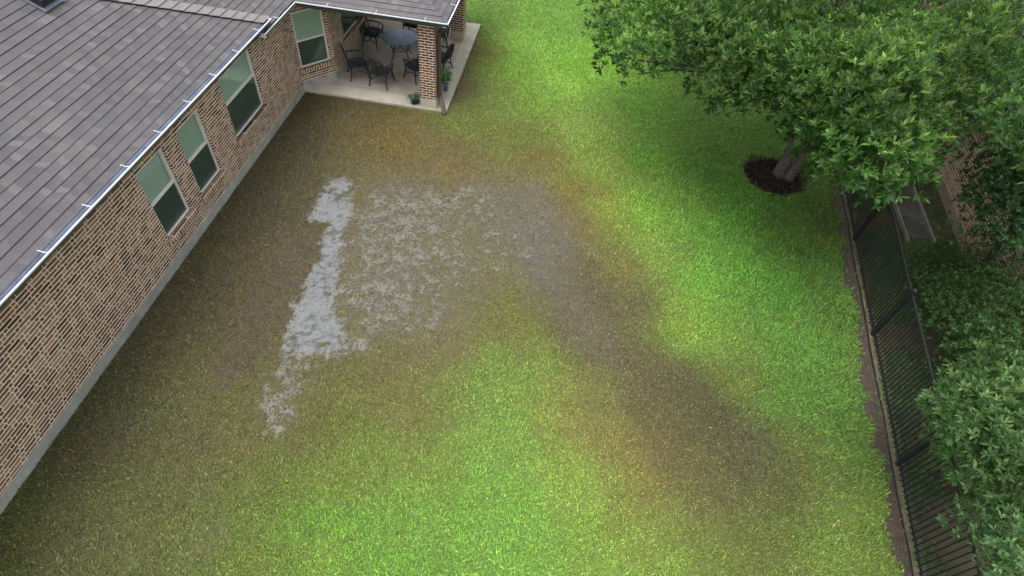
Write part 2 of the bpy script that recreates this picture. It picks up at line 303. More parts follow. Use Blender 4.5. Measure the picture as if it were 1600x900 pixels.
BLOB_OAK=[[2.65,18.4,3.19,0.28],[4.69,18.7,3.31,0.28],[6.7,20.39,3.04,0.28],[8.74,21.32,2.94,0.28],[10.49,21.31,3.1,0.28],[11.6,22.09,3.07,0.28],[16.97,24.72,2.77,0.28],[0.57,15.59,3.63,0.33],[1.24,16.05,3.58,0.51],[1.91,15.84,3.58,0.72],[3.0,17.67,3.2,0.52],[3.52,16.7,3.49,0.65],[4.16,17.46,3.32,0.68],[4.71,15.87,3.9,0.82],[5.26,16.78,3.82,0.59],[6.04,16.48,3.83,0.8],[7.28,18.4,3.47,0.59],[7.72,17.42,3.66,0.55],[8.58,18.38,3.66,0.61],[9.39,18.5,3.75,0.59],[11.14,20.53,3.18,0.6],[12.2,20.74,3.21,0.7],[11.96,19.07,3.54,0.71],[12.66,19.05,3.87,0.69],[15.05,21.79,3.07,0.56],[1.07,14.61,3.55,0.63],[1.47,14.3,3.84,0.81],[1.95,13.72,4.22,0.72],[2.77,13.58,4.3,0.75],[3.39,13.89,4.14,0.58],[3.65,13.29,4.41,0.83],[4.4,13.92,4.3,0.74],[5.32,14.57,4.18,0.76],[5.47,13.74,4.46,0.57],[6.5,14.39,4.3,0.56],[7.36,15.32,4.26,0.75],[8.01,15.93,4.07,0.72],[8.88,15.77,4.02,0.55],[9.69,16.36,4.18,0.58],[9.8,15.39,4.38,0.72],[11.49,17.22,3.99,0.65],[13.87,19.5,3.09,0.28],[0.74,13.81,3.36,0.28],[1.14,13.01,3.85,0.6],[1.61,12.27,4.14,0.58],[2.35,12.74,4.15,0.64],[2.84,12.82,4.16,0.58],[3.32,12.66,4.27,0.7],[3.74,11.95,4.62,0.57],[4.79,13.36,4.27,0.8],[5.14,13.0,4.32,0.81],[5.71,13.46,4.38,0.65],[6.0,12.5,4.67,0.55],[6.84,13.4,4.46,0.76],[7.97,14.56,4.21,0.8],[7.57,12.79,4.81,0.74],[9.25,14.57,4.23,0.82],[10.51,15.63,3.8,0.81],[12.51,17.58,3.24,0.38],[0.95,13.5,3.13,0.28],[1.71,12.61,3.64,0.5],[2.25,13.04,3.59,0.57],[2.86,13.56,3.23,0.3],[3.16,12.8,3.88,0.52],[3.6,11.49,4.4,0.6],[4.18,11.99,4.32,0.83],[4.97,12.44,4.06,0.75],[5.04,11.52,4.63,0.8],[5.38,11.38,4.71,0.73],[6.12,11.69,4.72,0.62],[6.05,10.97,5.11,0.82],[6.86,11.64,4.94,0.64],[8.49,13.6,4.29,0.71],[9.79,14.48,3.83,0.84],[11.72,16.59,3.19,0.56],[3.21,12.81,3.06,0.28],[3.41,11.33,4.08,0.63],[4.23,12.52,3.65,0.56],[4.71,12.51,3.75,0.85],[4.88,11.42,4.16,0.77],[5.07,10.6,4.65,0.77],[5.37,10.41,4.88,0.72],[5.66,10.3,5.13,0.7],[6.3,10.84,4.93,0.63],[7.38,11.62,4.52,0.65],[9.12,13.59,3.75,0.81],[10.2,14.34,3.31,0.57],[3.66,12.32,3.01,0.28],[4.12,12.06,3.34,0.28],[4.48,11.9,3.58,0.42],[5.12,11.81,3.55,0.57],[5.03,10.75,4.28,0.82],[5.36,10.23,4.51,0.76],[5.27,9.48,5.05,0.66],[6.19,10.49,4.53,0.71],[7.58,11.92,4.02,0.57],[8.41,12.18,3.8,0.59],[9.93,13.53,3.24,0.28],[5.31,11.21,3.44,0.39],[5.13,10.17,4.05,0.63],[5.44,9.74,4.53,0.8],[5.99,10.06,4.35,0.7],[6.8,10.86,4.07,0.82],[8.1,11.93,3.43,0.65],[9.19,12.93,3.19,0.37],[5.46,11.04,3.19,0.28],[5.18,9.34,4.32,0.6],[5.5,9.18,4.34,0.76],[6.36,9.83,4.28,0.76],[7.92,11.37,3.22,0.41],[8.75,12.13,2.96,0.28],[5.43,9.83,3.43,0.37],[5.8,9.71,3.67,0.6],[5.93,9.41,4.05,0.71],[6.97,10.2,3.62,0.64],[5.92,9.76,3.22,0.28],[6.32,9.57,3.33,0.28],[7.39,10.51,2.77,0.28],[7.56,10.18,3.25,0.28],[6.05,12.36,2.5,0.5],[6.45,11.79,2.3,0.5],[5.61,12.57,2.8,0.55],[6.32,12.96,2.6,0.55],[6.69,12.4,2.4,0.5],[6.07,11.99,2.3,0.35],[1.6,16.46,4.16,0.7],[4.64,13.07,3.64,0.72],[3.18,19.35,4.04,0.9],[4.79,12.63,3.9,0.75],[6.59,18.24,5.34,0.67],[1.55,16.51,4.44,0.78],[7.76,11.51,4.41,0.63],[6.43,12.93,3.07,0.66],[6.11,17.07,5.54,0.75],[11.23,18.14,5.2,0.94],[4.98,15.55,2.66,0.64],[3.62,19.29,4.43,0.81],[9.51,19.56,4.42,0.83],[4.11,13.6,3.34,0.73],[5.17,19.3,3.69,0.73],[4.45,14.73,3.02,0.82],[10.76,19.77,4.67,0.95],[7.06,11.73,3.93,0.81],[4.74,13.85,5.59,0.93],[6.18,10.99,3.78,0.66],[7.7,14.37,2.74,0.71],[6.14,15.77,5.93,0.79],[8.28,15.01,5.69,0.73],[6.32,15.21,5.65,0.63],[5.8,11.43,4.81,0.71],[5.43,12.07,4.27,0.75],[10.2,18.35,4.75,0.6],[2.25,18.46,4.15,0.91],[8.1,12.17,5.43,0.73],[5.19,18.86,5.37,0.93],[6.34,17.53,5.62,0.63],[3.47,19.84,4.25,0.72],[4.88,20.37,4.59,0.65],[9.39,15.5,5.62,0.87],[5.19,14.73,5.51,0.72],[3.52,15.42,3.12,0.86],[2.68,16.94,4.7,0.67],[7.87,11.95,4.05,0.64],[8.79,16.7,5.73,0.86],[3.04,15.58,5.45,0.74],[9.36,20.26,4.19,0.91],[6.48,20.04,5.24,0.85],[4.4,16.51,5.81,0.91],[6.46,20.82,4.34,0.85],[3.15,17.42,5.35,0.8],[6.79,15.82,5.75,0.72],[7.65,19.41,5.26,0.87],[6.6,18.23,5.71,0.68],[5.1,20.28,4.23,0.77],[9.0,17.57,3.05,0.84],[6.72,12.27,5.08,0.69],[11.47,18.25,4.92,0.88],[3.57,18.92,4.51,0.82],[3.83,18.86,4.73,0.81],[4.25,13.21,3.57,0.83],[2.15,14.77,4.99,0.9],[3.94,15.5,3.17,0.6],[11.2,17.06,3.01,0.8],[7.19,18.04,2.97,0.75],[6.23,17.07,5.64,0.88],[11.3,17.88,3.49,0.66],[8.59,18.04,5.3,0.67],[10.94,16.15,2.94,0.92],[7.97,20.48,3.8,0.84],[6.75,17.0,5.59,0.94],[6.33,16.72,5.91,0.91],[8.62,17.35,2.92,0.85],[8.49,14.86,2.64,0.74],[9.48,16.15,5.91,0.87],[4.21,16.67,3.11,0.92]]
BLOB_S_PALE=[[8.47,6.94,1.95,0.28],[8.62,6.7,2.18,0.28],[8.99,6.87,2.25,0.28],[7.67,6.33,1.99,0.28],[7.85,6.3,2.27,0.33],[8.28,6.43,2.22,0.36],[8.59,6.41,2.31,0.39],[9.27,6.68,2.02,0.28],[7.1,5.69,2.23,0.28],[7.0,5.37,2.76,0.41],[7.34,5.47,2.63,0.45],[7.84,5.68,2.69,0.49],[8.17,5.72,2.59,0.42],[9.5,6.39,1.78,0.28],[7.28,5.67,1.71,0.28],[6.94,5.36,2.41,0.36],[6.98,5.05,2.72,0.44],[7.34,5.17,2.81,0.45],[7.92,5.47,2.5,0.39],[8.9,5.8,2.07,0.28],[7.17,5.39,1.79,0.28],[7.07,5.03,2.4,0.38],[7.02,4.83,2.72,0.42],[7.34,4.84,2.85,0.47],[8.01,5.16,2.53,0.47],[8.77,5.5,2.1,0.28],[7.39,5.14,1.66,0.28],[7.25,4.89,2.17,0.3],[7.18,4.54,2.68,0.39],[7.7,4.75,2.49,0.37],[8.74,5.21,1.92,0.28],[7.31,4.66,1.9,0.28],[7.28,4.54,2.31,0.35],[7.41,4.39,2.51,0.49],[8.07,4.64,2.24,0.37],[7.18,4.31,2.14,0.28],[7.33,4.33,2.24,0.33],[7.43,4.17,2.43,0.36],[7.89,4.35,2.33,0.33],[7.67,4.13,2.03,0.28],[8.1,4.21,1.92,0.28]]
BLOB_S_LOW=[[8.64,4.7,1.55,0.28],[7.33,4.12,1.53,0.28],[7.44,4.12,1.68,0.28],[7.83,4.24,1.7,0.28],[7.96,4.19,1.97,0.39],[8.62,4.41,1.72,0.28],[7.09,3.81,1.81,0.28],[7.32,3.83,2.01,0.41],[7.51,3.8,2.19,0.32],[8.25,3.96,1.77,0.28],[7.02,3.43,1.92,0.28],[7.03,3.35,2.42,0.41],[7.86,3.69,1.89,0.41],[7.0,3.16,2.02,0.28],[7.22,3.22,2.17,0.35],[7.67,3.29,2.03,0.29],[7.07,2.97,2.01,0.34],[7.44,3.04,2.0,0.3],[7.24,2.8,1.84,0.3],[7.74,2.92,1.73,0.28],[7.38,2.72,1.49,0.28],[7.76,2.81,1.34,0.28]]
BLOB_S_MID=[[9.39,8.4,1.18,0.28],[10.22,8.59,1.33,0.28],[10.56,8.62,1.43,0.28],[8.71,7.67,1.52,0.32],[8.94,7.57,1.71,0.36],[9.24,7.58,1.69,0.45],[10.22,8.15,1.46,0.32],[8.47,7.4,1.16,0.28],[8.87,7.31,1.41,0.28],[9.19,7.36,1.56,0.3],[9.59,7.52,1.5,0.39],[10.25,7.66,1.35,0.29],[8.73,7.17,1.2,0.28],[9.24,7.38,1.06,0.28]]
BLOB_S_BUSH=[[11.28,10.88,0.6,0.28],[9.21,9.98,0.71,0.28],[9.26,9.59,0.94,0.35],[10.04,9.96,0.9,0.28],[10.48,10.07,0.94,0.34],[10.84,9.83,1.02,0.43],[11.65,10.44,0.85,0.36],[8.86,8.93,1.04,0.43],[9.13,8.87,1.24,0.42],[9.75,9.15,1.15,0.41],[10.17,9.14,1.3,0.34],[10.97,9.48,1.04,0.36],[11.74,9.72,0.78,0.28],[8.89,8.63,0.95,0.43],[9.33,8.58,1.16,0.37],[9.84,8.57,1.16,0.32],[10.11,8.64,1.24,0.31],[10.91,9.0,1.03,0.32],[9.21,8.3,0.78,0.28],[9.62,8.31,0.86,0.4],[9.89,8.26,1.01,0.3],[10.54,8.52,0.99,0.37],[11.51,8.87,0.65,0.28]]
BLOB_S_HEDGE=[[10.27,11.5,0.52,0.26],[10.89,11.76,0.43,0.28],[9.39,10.94,0.6,0.28],[9.64,10.68,0.72,0.27],[10.04,11.0,0.71,0.28],[10.7,11.04,0.65,0.31],[11.3,11.45,0.6,0.28],[11.64,11.3,0.62,0.27],[9.42,10.38,0.62,0.29],[9.78,10.38,0.69,0.32],[10.19,10.42,0.72,0.3],[10.6,10.67,0.7,0.27],[11.07,10.59,0.72,0.26],[11.62,10.93,0.7,0.31],[12.04,10.82,0.68,0.28]]
BLOB_T_DARK=[[11.31,13.22,2.93,0.28],[10.4,12.65,2.9,0.28],[10.14,11.64,3.32,0.4],[11.6,12.76,2.81,0.28],[9.61,11.5,3.11,0.43],[9.03,10.29,3.77,0.57],[10.62,11.72,3.09,0.36],[9.58,11.36,2.57,0.28],[9.24,10.52,3.32,0.43],[9.09,10.01,3.72,0.42],[10.36,10.95,3.16,0.31],[8.75,9.81,3.37,0.5],[8.57,9.37,3.71,0.53],[9.21,9.59,3.55,0.53],[8.36,9.22,3.23,0.28],[8.64,9.2,3.23,0.53],[8.73,8.85,3.63,0.41],[10.75,10.57,2.65,0.28],[9.05,9.37,2.69,0.28],[9.02,9.07,3.15,0.5],[8.92,8.64,3.36,0.43],[9.22,8.84,2.99,0.28],[9.35,8.62,3.07,0.28]]
BLOB_T_RIGHT=[[12.68,17.05,4.01,0.28],[11.37,15.48,4.19,0.28],[10.49,13.99,4.29,0.42],[11.64,14.96,4.04,0.28],[9.71,12.87,4.18,0.28],[9.36,12.0,4.83,0.49],[9.0,11.86,4.21,0.28],[9.08,11.32,4.63,0.6],[9.89,11.9,4.41,0.28],[8.94,11.59,4.0,0.28],[8.42,10.51,4.57,0.48],[9.03,10.78,4.58,0.48],[8.6,10.77,4.13,0.28],[8.15,9.61,4.91,0.44],[9.48,10.77,4.18,0.28],[8.48,9.98,4.16,0.28],[8.67,9.77,4.46,0.44],[8.82,9.87,4.03,0.28],[8.64,9.18,4.33,0.28]]
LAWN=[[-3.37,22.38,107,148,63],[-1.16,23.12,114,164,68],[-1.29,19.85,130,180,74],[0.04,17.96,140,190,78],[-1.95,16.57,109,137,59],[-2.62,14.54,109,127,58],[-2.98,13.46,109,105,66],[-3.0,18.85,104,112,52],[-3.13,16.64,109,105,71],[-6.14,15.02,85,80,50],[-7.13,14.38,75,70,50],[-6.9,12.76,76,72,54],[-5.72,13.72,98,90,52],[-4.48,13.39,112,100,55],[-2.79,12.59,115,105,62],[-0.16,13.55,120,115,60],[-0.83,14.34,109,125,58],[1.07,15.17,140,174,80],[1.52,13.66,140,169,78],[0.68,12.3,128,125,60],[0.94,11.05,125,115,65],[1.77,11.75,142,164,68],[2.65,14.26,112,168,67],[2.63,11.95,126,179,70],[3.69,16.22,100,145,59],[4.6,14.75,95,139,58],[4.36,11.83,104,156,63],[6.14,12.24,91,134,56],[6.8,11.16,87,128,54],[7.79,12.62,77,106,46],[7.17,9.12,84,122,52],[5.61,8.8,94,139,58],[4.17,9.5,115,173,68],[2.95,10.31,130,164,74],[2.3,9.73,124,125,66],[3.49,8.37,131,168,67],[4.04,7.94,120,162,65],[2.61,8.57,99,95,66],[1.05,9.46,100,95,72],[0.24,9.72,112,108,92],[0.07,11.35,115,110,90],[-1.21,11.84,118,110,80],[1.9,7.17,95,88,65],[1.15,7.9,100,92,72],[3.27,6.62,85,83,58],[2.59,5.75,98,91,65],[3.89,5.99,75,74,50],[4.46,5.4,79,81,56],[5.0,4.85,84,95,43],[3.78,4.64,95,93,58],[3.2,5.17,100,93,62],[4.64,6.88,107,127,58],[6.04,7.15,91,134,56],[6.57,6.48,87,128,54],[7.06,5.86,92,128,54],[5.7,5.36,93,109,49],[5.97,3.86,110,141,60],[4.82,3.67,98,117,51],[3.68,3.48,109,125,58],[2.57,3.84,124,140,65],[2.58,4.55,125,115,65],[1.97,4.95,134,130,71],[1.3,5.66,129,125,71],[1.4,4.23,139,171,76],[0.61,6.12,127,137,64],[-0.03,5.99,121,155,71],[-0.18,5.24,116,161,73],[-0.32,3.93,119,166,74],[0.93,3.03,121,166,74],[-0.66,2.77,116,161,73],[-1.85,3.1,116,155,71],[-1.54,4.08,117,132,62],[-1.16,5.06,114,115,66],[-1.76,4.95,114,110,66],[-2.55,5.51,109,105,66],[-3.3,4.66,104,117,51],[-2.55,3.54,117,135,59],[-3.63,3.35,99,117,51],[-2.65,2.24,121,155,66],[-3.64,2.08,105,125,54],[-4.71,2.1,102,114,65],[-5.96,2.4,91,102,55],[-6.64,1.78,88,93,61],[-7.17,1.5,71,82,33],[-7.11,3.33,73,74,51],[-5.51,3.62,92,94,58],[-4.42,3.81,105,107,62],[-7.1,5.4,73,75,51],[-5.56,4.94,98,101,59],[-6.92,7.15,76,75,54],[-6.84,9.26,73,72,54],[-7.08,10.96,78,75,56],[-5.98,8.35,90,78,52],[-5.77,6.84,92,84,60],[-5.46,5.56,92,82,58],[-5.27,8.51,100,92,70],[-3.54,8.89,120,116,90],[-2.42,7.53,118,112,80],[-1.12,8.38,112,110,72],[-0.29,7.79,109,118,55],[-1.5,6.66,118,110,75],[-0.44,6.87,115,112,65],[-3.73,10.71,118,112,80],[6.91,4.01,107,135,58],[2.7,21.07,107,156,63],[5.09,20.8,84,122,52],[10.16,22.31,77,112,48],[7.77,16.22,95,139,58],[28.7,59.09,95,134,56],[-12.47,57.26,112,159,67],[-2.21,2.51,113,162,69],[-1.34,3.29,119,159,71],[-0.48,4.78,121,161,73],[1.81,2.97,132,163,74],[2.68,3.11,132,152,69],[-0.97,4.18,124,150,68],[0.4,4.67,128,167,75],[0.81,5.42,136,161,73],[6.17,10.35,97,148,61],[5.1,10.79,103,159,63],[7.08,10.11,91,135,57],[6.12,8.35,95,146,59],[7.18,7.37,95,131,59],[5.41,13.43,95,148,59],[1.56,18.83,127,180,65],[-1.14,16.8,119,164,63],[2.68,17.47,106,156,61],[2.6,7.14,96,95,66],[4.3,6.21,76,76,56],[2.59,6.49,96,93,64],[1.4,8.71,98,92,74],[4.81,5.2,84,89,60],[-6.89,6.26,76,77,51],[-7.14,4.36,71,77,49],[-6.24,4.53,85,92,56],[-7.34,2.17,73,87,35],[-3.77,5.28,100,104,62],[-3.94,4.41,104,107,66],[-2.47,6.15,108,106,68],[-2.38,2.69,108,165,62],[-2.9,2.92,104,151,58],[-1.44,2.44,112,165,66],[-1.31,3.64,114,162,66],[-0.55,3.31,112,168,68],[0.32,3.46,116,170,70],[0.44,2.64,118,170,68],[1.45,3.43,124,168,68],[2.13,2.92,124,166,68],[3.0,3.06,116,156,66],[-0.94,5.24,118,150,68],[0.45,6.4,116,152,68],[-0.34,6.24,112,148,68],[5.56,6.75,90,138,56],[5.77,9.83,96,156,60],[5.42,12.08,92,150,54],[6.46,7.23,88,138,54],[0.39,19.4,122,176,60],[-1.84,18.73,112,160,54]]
PUD=[[-5.81,11.38],[-5.06,11.46],[-4.73,10.23],[-4.55,9.1],[-4.33,8.09],[-4.07,7.19],[-3.59,6.58],[-3.49,6.19],[-3.92,5.86],[-4.36,5.78],[-4.99,5.84],[-4.98,6.56],[-5.05,7.55],[-5.13,8.54],[-5.26,9.62],[-5.69,9.6],[-5.81,10.27]]
MOT=[[-5.02,11.33],[-3.68,11.79],[-2.04,12.48],[-0.06,12.54],[0.66,11.49],[0.9,9.43],[0.55,8.14],[-0.42,8.73],[-0.91,8.03],[-1.49,6.58],[-2.53,6.38],[-3.35,6.38],[-3.93,6.86],[-4.48,8.68]]
TRAIL=[[-4.94,5.9],[-3.49,6.19],[-3.77,5.28],[-3.93,4.68],[-3.97,3.89],[-4.63,3.9],[-5.08,4.47]]
MUD=[[-6.26,9.39],[-5.33,9.73],[-5.13,8.54],[-5.04,6.46],[-5.43,4.68],[-5.86,5.03],[-6.03,6.79]]
GREY=[[-1.55,11.76],[-0.04,12.4],[0.76,11.26],[0.91,9.22],[1.89,7.68],[2.05,6.7],[0.87,7.84],[0.26,8.09],[-0.23,9.61],[-1.3,10.29]]
GK = 1.0
CK = (.77, .78, .70)
# ------------------------------------------------------------------ lawn maps
FX = lambda y: 7.37+.124*(y-3.54)            # fence line
_L = np.array(LAWN, float)  # points beside the house wall keep some wall shade in their colour
_f = lambda c: np.where(c > 10, ((c/255+.055)/1.055)**2.4, c/255/12.92)
_LC = _f(_L[:, 2:5])
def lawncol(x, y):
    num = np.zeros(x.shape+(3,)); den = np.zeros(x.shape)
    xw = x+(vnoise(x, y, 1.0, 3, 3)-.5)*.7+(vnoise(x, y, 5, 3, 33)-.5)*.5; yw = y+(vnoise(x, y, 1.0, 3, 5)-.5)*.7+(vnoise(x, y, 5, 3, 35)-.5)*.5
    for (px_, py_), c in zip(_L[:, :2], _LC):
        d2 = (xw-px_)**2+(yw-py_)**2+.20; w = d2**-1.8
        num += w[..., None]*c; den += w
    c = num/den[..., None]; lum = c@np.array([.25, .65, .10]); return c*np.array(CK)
def maps(x, y):
    n1 = vnoise(x, y, 1.3, 4, 1)-.5; n2 = vnoise(x, y, 4.0, 3, 2)-.5; n3 = vnoise(x, y, 14, 3, 4)-.5
    pud = sst(-.20, .12, sdist(x, y, PUD)+n2*.34+n3*.34)
    mot = sst(-.9, .8, sdist(x, y, MOT)+n1*1.3)*(1-.20*sst(-3.4, -.4, x))
    trail = sst(-.45, .5, sdist(x, y, TRAIL)+n1*.6)
    mud = sst(-.18, .2, sdist(x, y, MUD)+n1*.35+n3*.15)
    gry = sst(-.5, .5, sdist(x, y, GREY)+n1*.8)
    return pud, mot, trail, mud, gry
def height(x, y):
    pud, mot, trail, mud, gry = maps(x, y)
    n2 = vnoise(x, y, 2.2, 3, 6)-.5; n3 = vnoise(x, y, 7.5, 4, 7)-.5; n4 = vnoise(x, y, 22, 2, 8)-.5
    h = .042+n2*.02+n3*.018+n4*.012
    n5 = vnoise(x, y, 15, 4, 17)-.5; soft = 1-pud
    h = h-pud*.056-mot*soft*.058+(n3*.03+n5*.060)*np.maximum(mot, trail)*soft-trail*soft*.060-mud*soft*.024-gry*.004*soft+n5*.045*pud*.6+.007*mot*soft*sst(-3.2,-.2,x)
    return h
# ------------------------------------------------------------------ ground sheet
def axis(a, b, step, lo, hi, n):
    mid = np.arange(a, b, step); l = a-np.geomspace(step, a-lo, n)[::-1]; r = b+np.geomspace(step, hi-b, n)
    return np.concatenate([l, mid, r])
gx = axis(-7.9, 9.6, .042, -400, 400, 26); gy = axis(0, 21, .042, -400, 600, 26)
GX, GY = np.meshgrid(gx, gy, indexing='ij')
inl = (GX > -7.85) & (GY > -3) & (GY < 26) & (GX < 9)
pud, mot, trail, mud, gry = maps(GX, GY)
sF = GX-FX(GY); nf = vnoise(GX, GY, 2.5, 3, 9)-.5; nf2 = vnoise(GX, GY, 9, 2, 10)-.5
H_ = height(GX, GY)
col = lawncol(np.clip(GX, -9, 9), np.clip(GY, 0, 24))
thatch = col*np.array([.66, .60, .62])+np.array([.012, .010, .007])
tn = vnoise(GX, GY, 11, 3, 12)[..., None]; thatch = thatch*(.75+.5*tn)
mudc = np.array([.054, .042, .024]); greym = np.array([.098, .088, .074])
gc = thatch
gc = gc*(1-mud[..., None]*.8)+mudc*mud[..., None]*.8
gc = gc*(1-gry[..., None]*.6)+greym*gry[..., None]*.6
gc = gc*(1-.45*mot[..., None])+np.array([.085, .076, .056])*.45*mot[..., None]
# damp bare soil strip, gravel strip and leaf litter at the fence
soil = sst(-.42, -.30, sF+nf*.5+nf2*.1); grav = sst(-.10, -.07, sF+nf2*.04); beyond = sst(.10, .2, sF+nf*.2)
edge = soil*(1-grav)
soilc = np.array([.062, .046, .036])*(.7+.6*tn); gravc = np.where((vnoise(GX, GY, 4, 2, 13) > .5)[..., None], np.array([.15, .12, .085]), np.array([.10, .11, .06]))*(.6+.8*vnoise(GX, GY, 16, 2, 14)[..., None])
darkg = np.array([.030, .042, .016])*(.5+1.0*vnoise(GX, GY, 6, 3, 15)[..., None]); litter = np.array([.05, .036, .022])
lm = sst(.52, .62, vnoise(GX, GY, 1.2, 3, 16))[..., None]; darkg = darkg*(1-lm*.7)+litter*lm*.7
gc = gc*(1-edge[..., None])+soilc*edge[..., None]; gc = gc*(1-grav[..., None])+gravc*grav[..., None]; gc = gc*(1-beyond[..., None])+darkg*beyond[..., None]
H_ = H_*(1-edge)-.012*edge+.0*grav; H_ = H_*(1-grav)+(.012+nf2*.03)*grav
far_ = sst(24, 34, np.hypot(GX, GY-8)); H_ = H_*(1-far_)
H_ = np.where((GX < -7.86), -.05, H_); H_ = np.where((GX < -3.36) & (GY > 15.14) & (GY < 21), -.05, H_)
V = np.stack([GX, GY, H_], -1).reshape(-1, 3); nx, ny = GX.shape
I = np.arange(nx*ny).reshape(nx, ny); F = np.stack([I[:-1, :-1], I[1:, :-1], I[1:, 1:], I[:-1, 1:]], -1).reshape(-1, 4)
wetv = np.clip(mud*.9+mot*.6+gry*.5+edge*.45+trail*.4, 0, 1)
colA = np.concatenate([gc, np.ones(gc.shape[:2]+(1,))], -1).reshape(-1, 4)
wA = np.stack([wetv, wetv, wetv, np.ones_like(wetv)], -1).reshape(-1, 4)
t = NT('ground'); p = t.pos(); a = t.attr('col'); w = t.attr('wet')
gn = t.noise(30, 5, .7, p); gf = t.noise(85, 3, .7, p)
c = t.mix(.75, a.outputs['Color'], t.ramp(gn.outputs[0], [(.3, (.35, .33, .3, 1)), (.68, (1.45, 1.4, 1.3, 1))]), 'MULTIPLY')
t.set(color=c, rough=t.math('SUBTRACT', .92, t.math('MULTIPLY', t.math('MULTIPLY', w.outputs['Fac'], t.smooth(t.noise(5, 4, .6, p).outputs[0], .35, .6)), .62)), spec=.5)
t.bump(t.math('ADD', gn.outputs[0], gf.outputs[0]), .55, .02)
ground = fast_mesh('ground', V, F, t.m, {'col': colA, 'wet': wA}); tag(ground, kind='structure')
ground.data.polygons.foreach_set('use_smooth', [True]*len(ground.data.polygons))
# ------------------------------------------------------------------ standing water: a level sheet the lawn pokes through
wx = np.arange(-7.2, 4.0, .05); wy = np.arange(3, 15, .05); WX, WY = np.meshgrid(wx, wy, indexing='ij')
okw = (sdist(WX, WY, MOT) > -.9) | (sdist(WX, WY, PUD) > -.5) | (sdist(WX, WY, TRAIL) > -.5) | (sdist(WX, WY, MUD) > -.2)
I = np.arange(WX.size).reshape(WX.shape); F = np.stack([I[:-1, :-1], I[1:, :-1], I[1:, 1:], I[:-1, 1:]], -1)[okw[:-1, :-1]].reshape(-1, 4)
t = NT('sky-tinted water'); p = t.pos()
a = t.attr('sky_pale')
c = t.mix(a.outputs['Fac'], lin(104, 100, 90), lin(104, 106, 108))  # sky reflection painted as pale grey base colour, bluer in the puddle strip
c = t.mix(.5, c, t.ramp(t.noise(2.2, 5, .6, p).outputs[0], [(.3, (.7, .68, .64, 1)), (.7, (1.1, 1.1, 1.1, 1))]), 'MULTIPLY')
br = t.math('ADD', t.noise(16, 4, .7, p).outputs[0], t.math('MULTIPLY', t.math('SUBTRACT', t.noise(3.2, 4, .6, p).outputs[0], .5), .9))
al = t.smooth(t.math('ADD', br, t.math('MULTIPLY_ADD', a.outputs['Fac'], .26, .04)), .36, .66)
al = t.math('MULTIPLY', al, t.smooth(t.attr('depth').outputs['Fac'], .0, .017))
t.set(color=c, rough=.07, ior=1.8, spec=.6, Alpha=al); t.bump(t.noise(9, 3, .5, p).outputs[0], .12, .02)
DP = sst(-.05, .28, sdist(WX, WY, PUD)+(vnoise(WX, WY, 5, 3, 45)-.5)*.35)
DD = np.clip(-height(WX, WY), 0, 1)
puddle = fast_mesh('puddle_water', np.stack([WX, WY, WX*0], -1).reshape(-1, 3), F, t.m, {'sky_pale': np.stack([DP, DP, DP, DP*0+1], -1).reshape(-1, 4), 'depth': np.stack([DD, DD, DD, DP*0+1], -1).reshape(-1, 4)}); tag(puddle, kind='structure')

# ------------------------------------------------------------------ grass: one mesh of bent blades
def blades(name, x, y, z, n_len, wid, colr, mat, flat=.5):
    n = len(x); az = rng.random(n)*2*np.pi; L_ = n_len*(.6+.8*rng.random(n)); w_ = wid*(.7+.6*rng.random(n)); tilt = np.clip(rng.normal(flat, .22, n), .1, 1.0)
    dx, dy = np.cos(az), np.sin(az); sx, sy = -dy*w_/2, dx*w_/2; bend = (rng.random(n)-.5)*1.6
    d2x, d2y = np.cos(az+bend), np.sin(az+bend)
    h = L_*(1-tilt*.75); r = L_*(.25+.65*tilt)
    b0 = np.stack([x-sx, y-sy, z], -1); b1 = np.stack([x+sx, y+sy, z], -1)
    mx, my, mz = x+dx*r*.5, y+dy*r*.5, z+h*.8
    m0 = np.stack([mx-sx, my-sy, mz], -1); m1 = np.stack([mx+sx, my+sy, mz], -1)
    tp = np.stack([mx+d2x*r*.55, my+d2y*r*.55, z+h*(.75+.3*rng.random(n))], -1)
    V = np.stack([b0, b1, m1, m0, tp], 1).reshape(-1, 3); k = np.arange(n)*5
    F = np.concatenate([np.stack([k, k+1, k+2], -1), np.stack([k, k+2, k+3], -1), np.stack([k+3, k+2, k+4], -1)])
    cc = np.concatenate([np.repeat(colr, 5, 0), np.ones((n*5, 1))], -1)
    o = fast_mesh(name, V, F, mat, {'col': cc}); return o
t = NT('grass blade'); a = t.attr('col'); t.set(color=a.outputs['Color'], rough=.65, spec=.18)
M_grass = t.m
N = 620000
x = rng.uniform(-7.84, 9.0, N); y = rng.uniform(1.2, 28, N)
keep = rng.random(N) < np.where(y > 15, .75, 1); x, y = x[keep], y[keep]
s = x-FX(y); pd, mt, tr_, md, gr_ = maps(x, y); h = height(x, y)
ed = sst(-.42, -.30, s+(vnoise(x, y, 2.5, 3, 9)-.5)*.5+(vnoise(x, y, 9, 2, 10)-.5)*.1)
hole = sst(.55, .7, vnoise(x, y, 5, 2, 20))
core = sst(.0, .3, sdist(x, y, PUD)+(vnoise(x, y, 6, 3, 44)-.5)*.4); dens = 1-.50*pd-.30*core-.50*mt*(1-pd)-.40*md*(1-pd)-.25*gr_*(1-pd)-.3*tr_; dens *= (1-.97*ed)*(1-.35*hole)*np.where(h < .004, .62, 1)
brown_ = np.clip((_LC[:, 0]).mean()*0, 0, 1)
slab = (x < -3.36) & (y > 15.08) & (y < 20.8); house = (x < -7.84); mul = ((x-6.62)/.92)**2+((y-14.4)/.92)**2 < 1
keep = (rng.random(len(x)) < dens) & ~slab & ~house & ~mul & (s < 0)
x, y, h = x[keep], y[keep], h[keep]
c = lawncol(x+rng.normal(0, .16, len(x)), y+rng.normal(0, .16, len(x)))
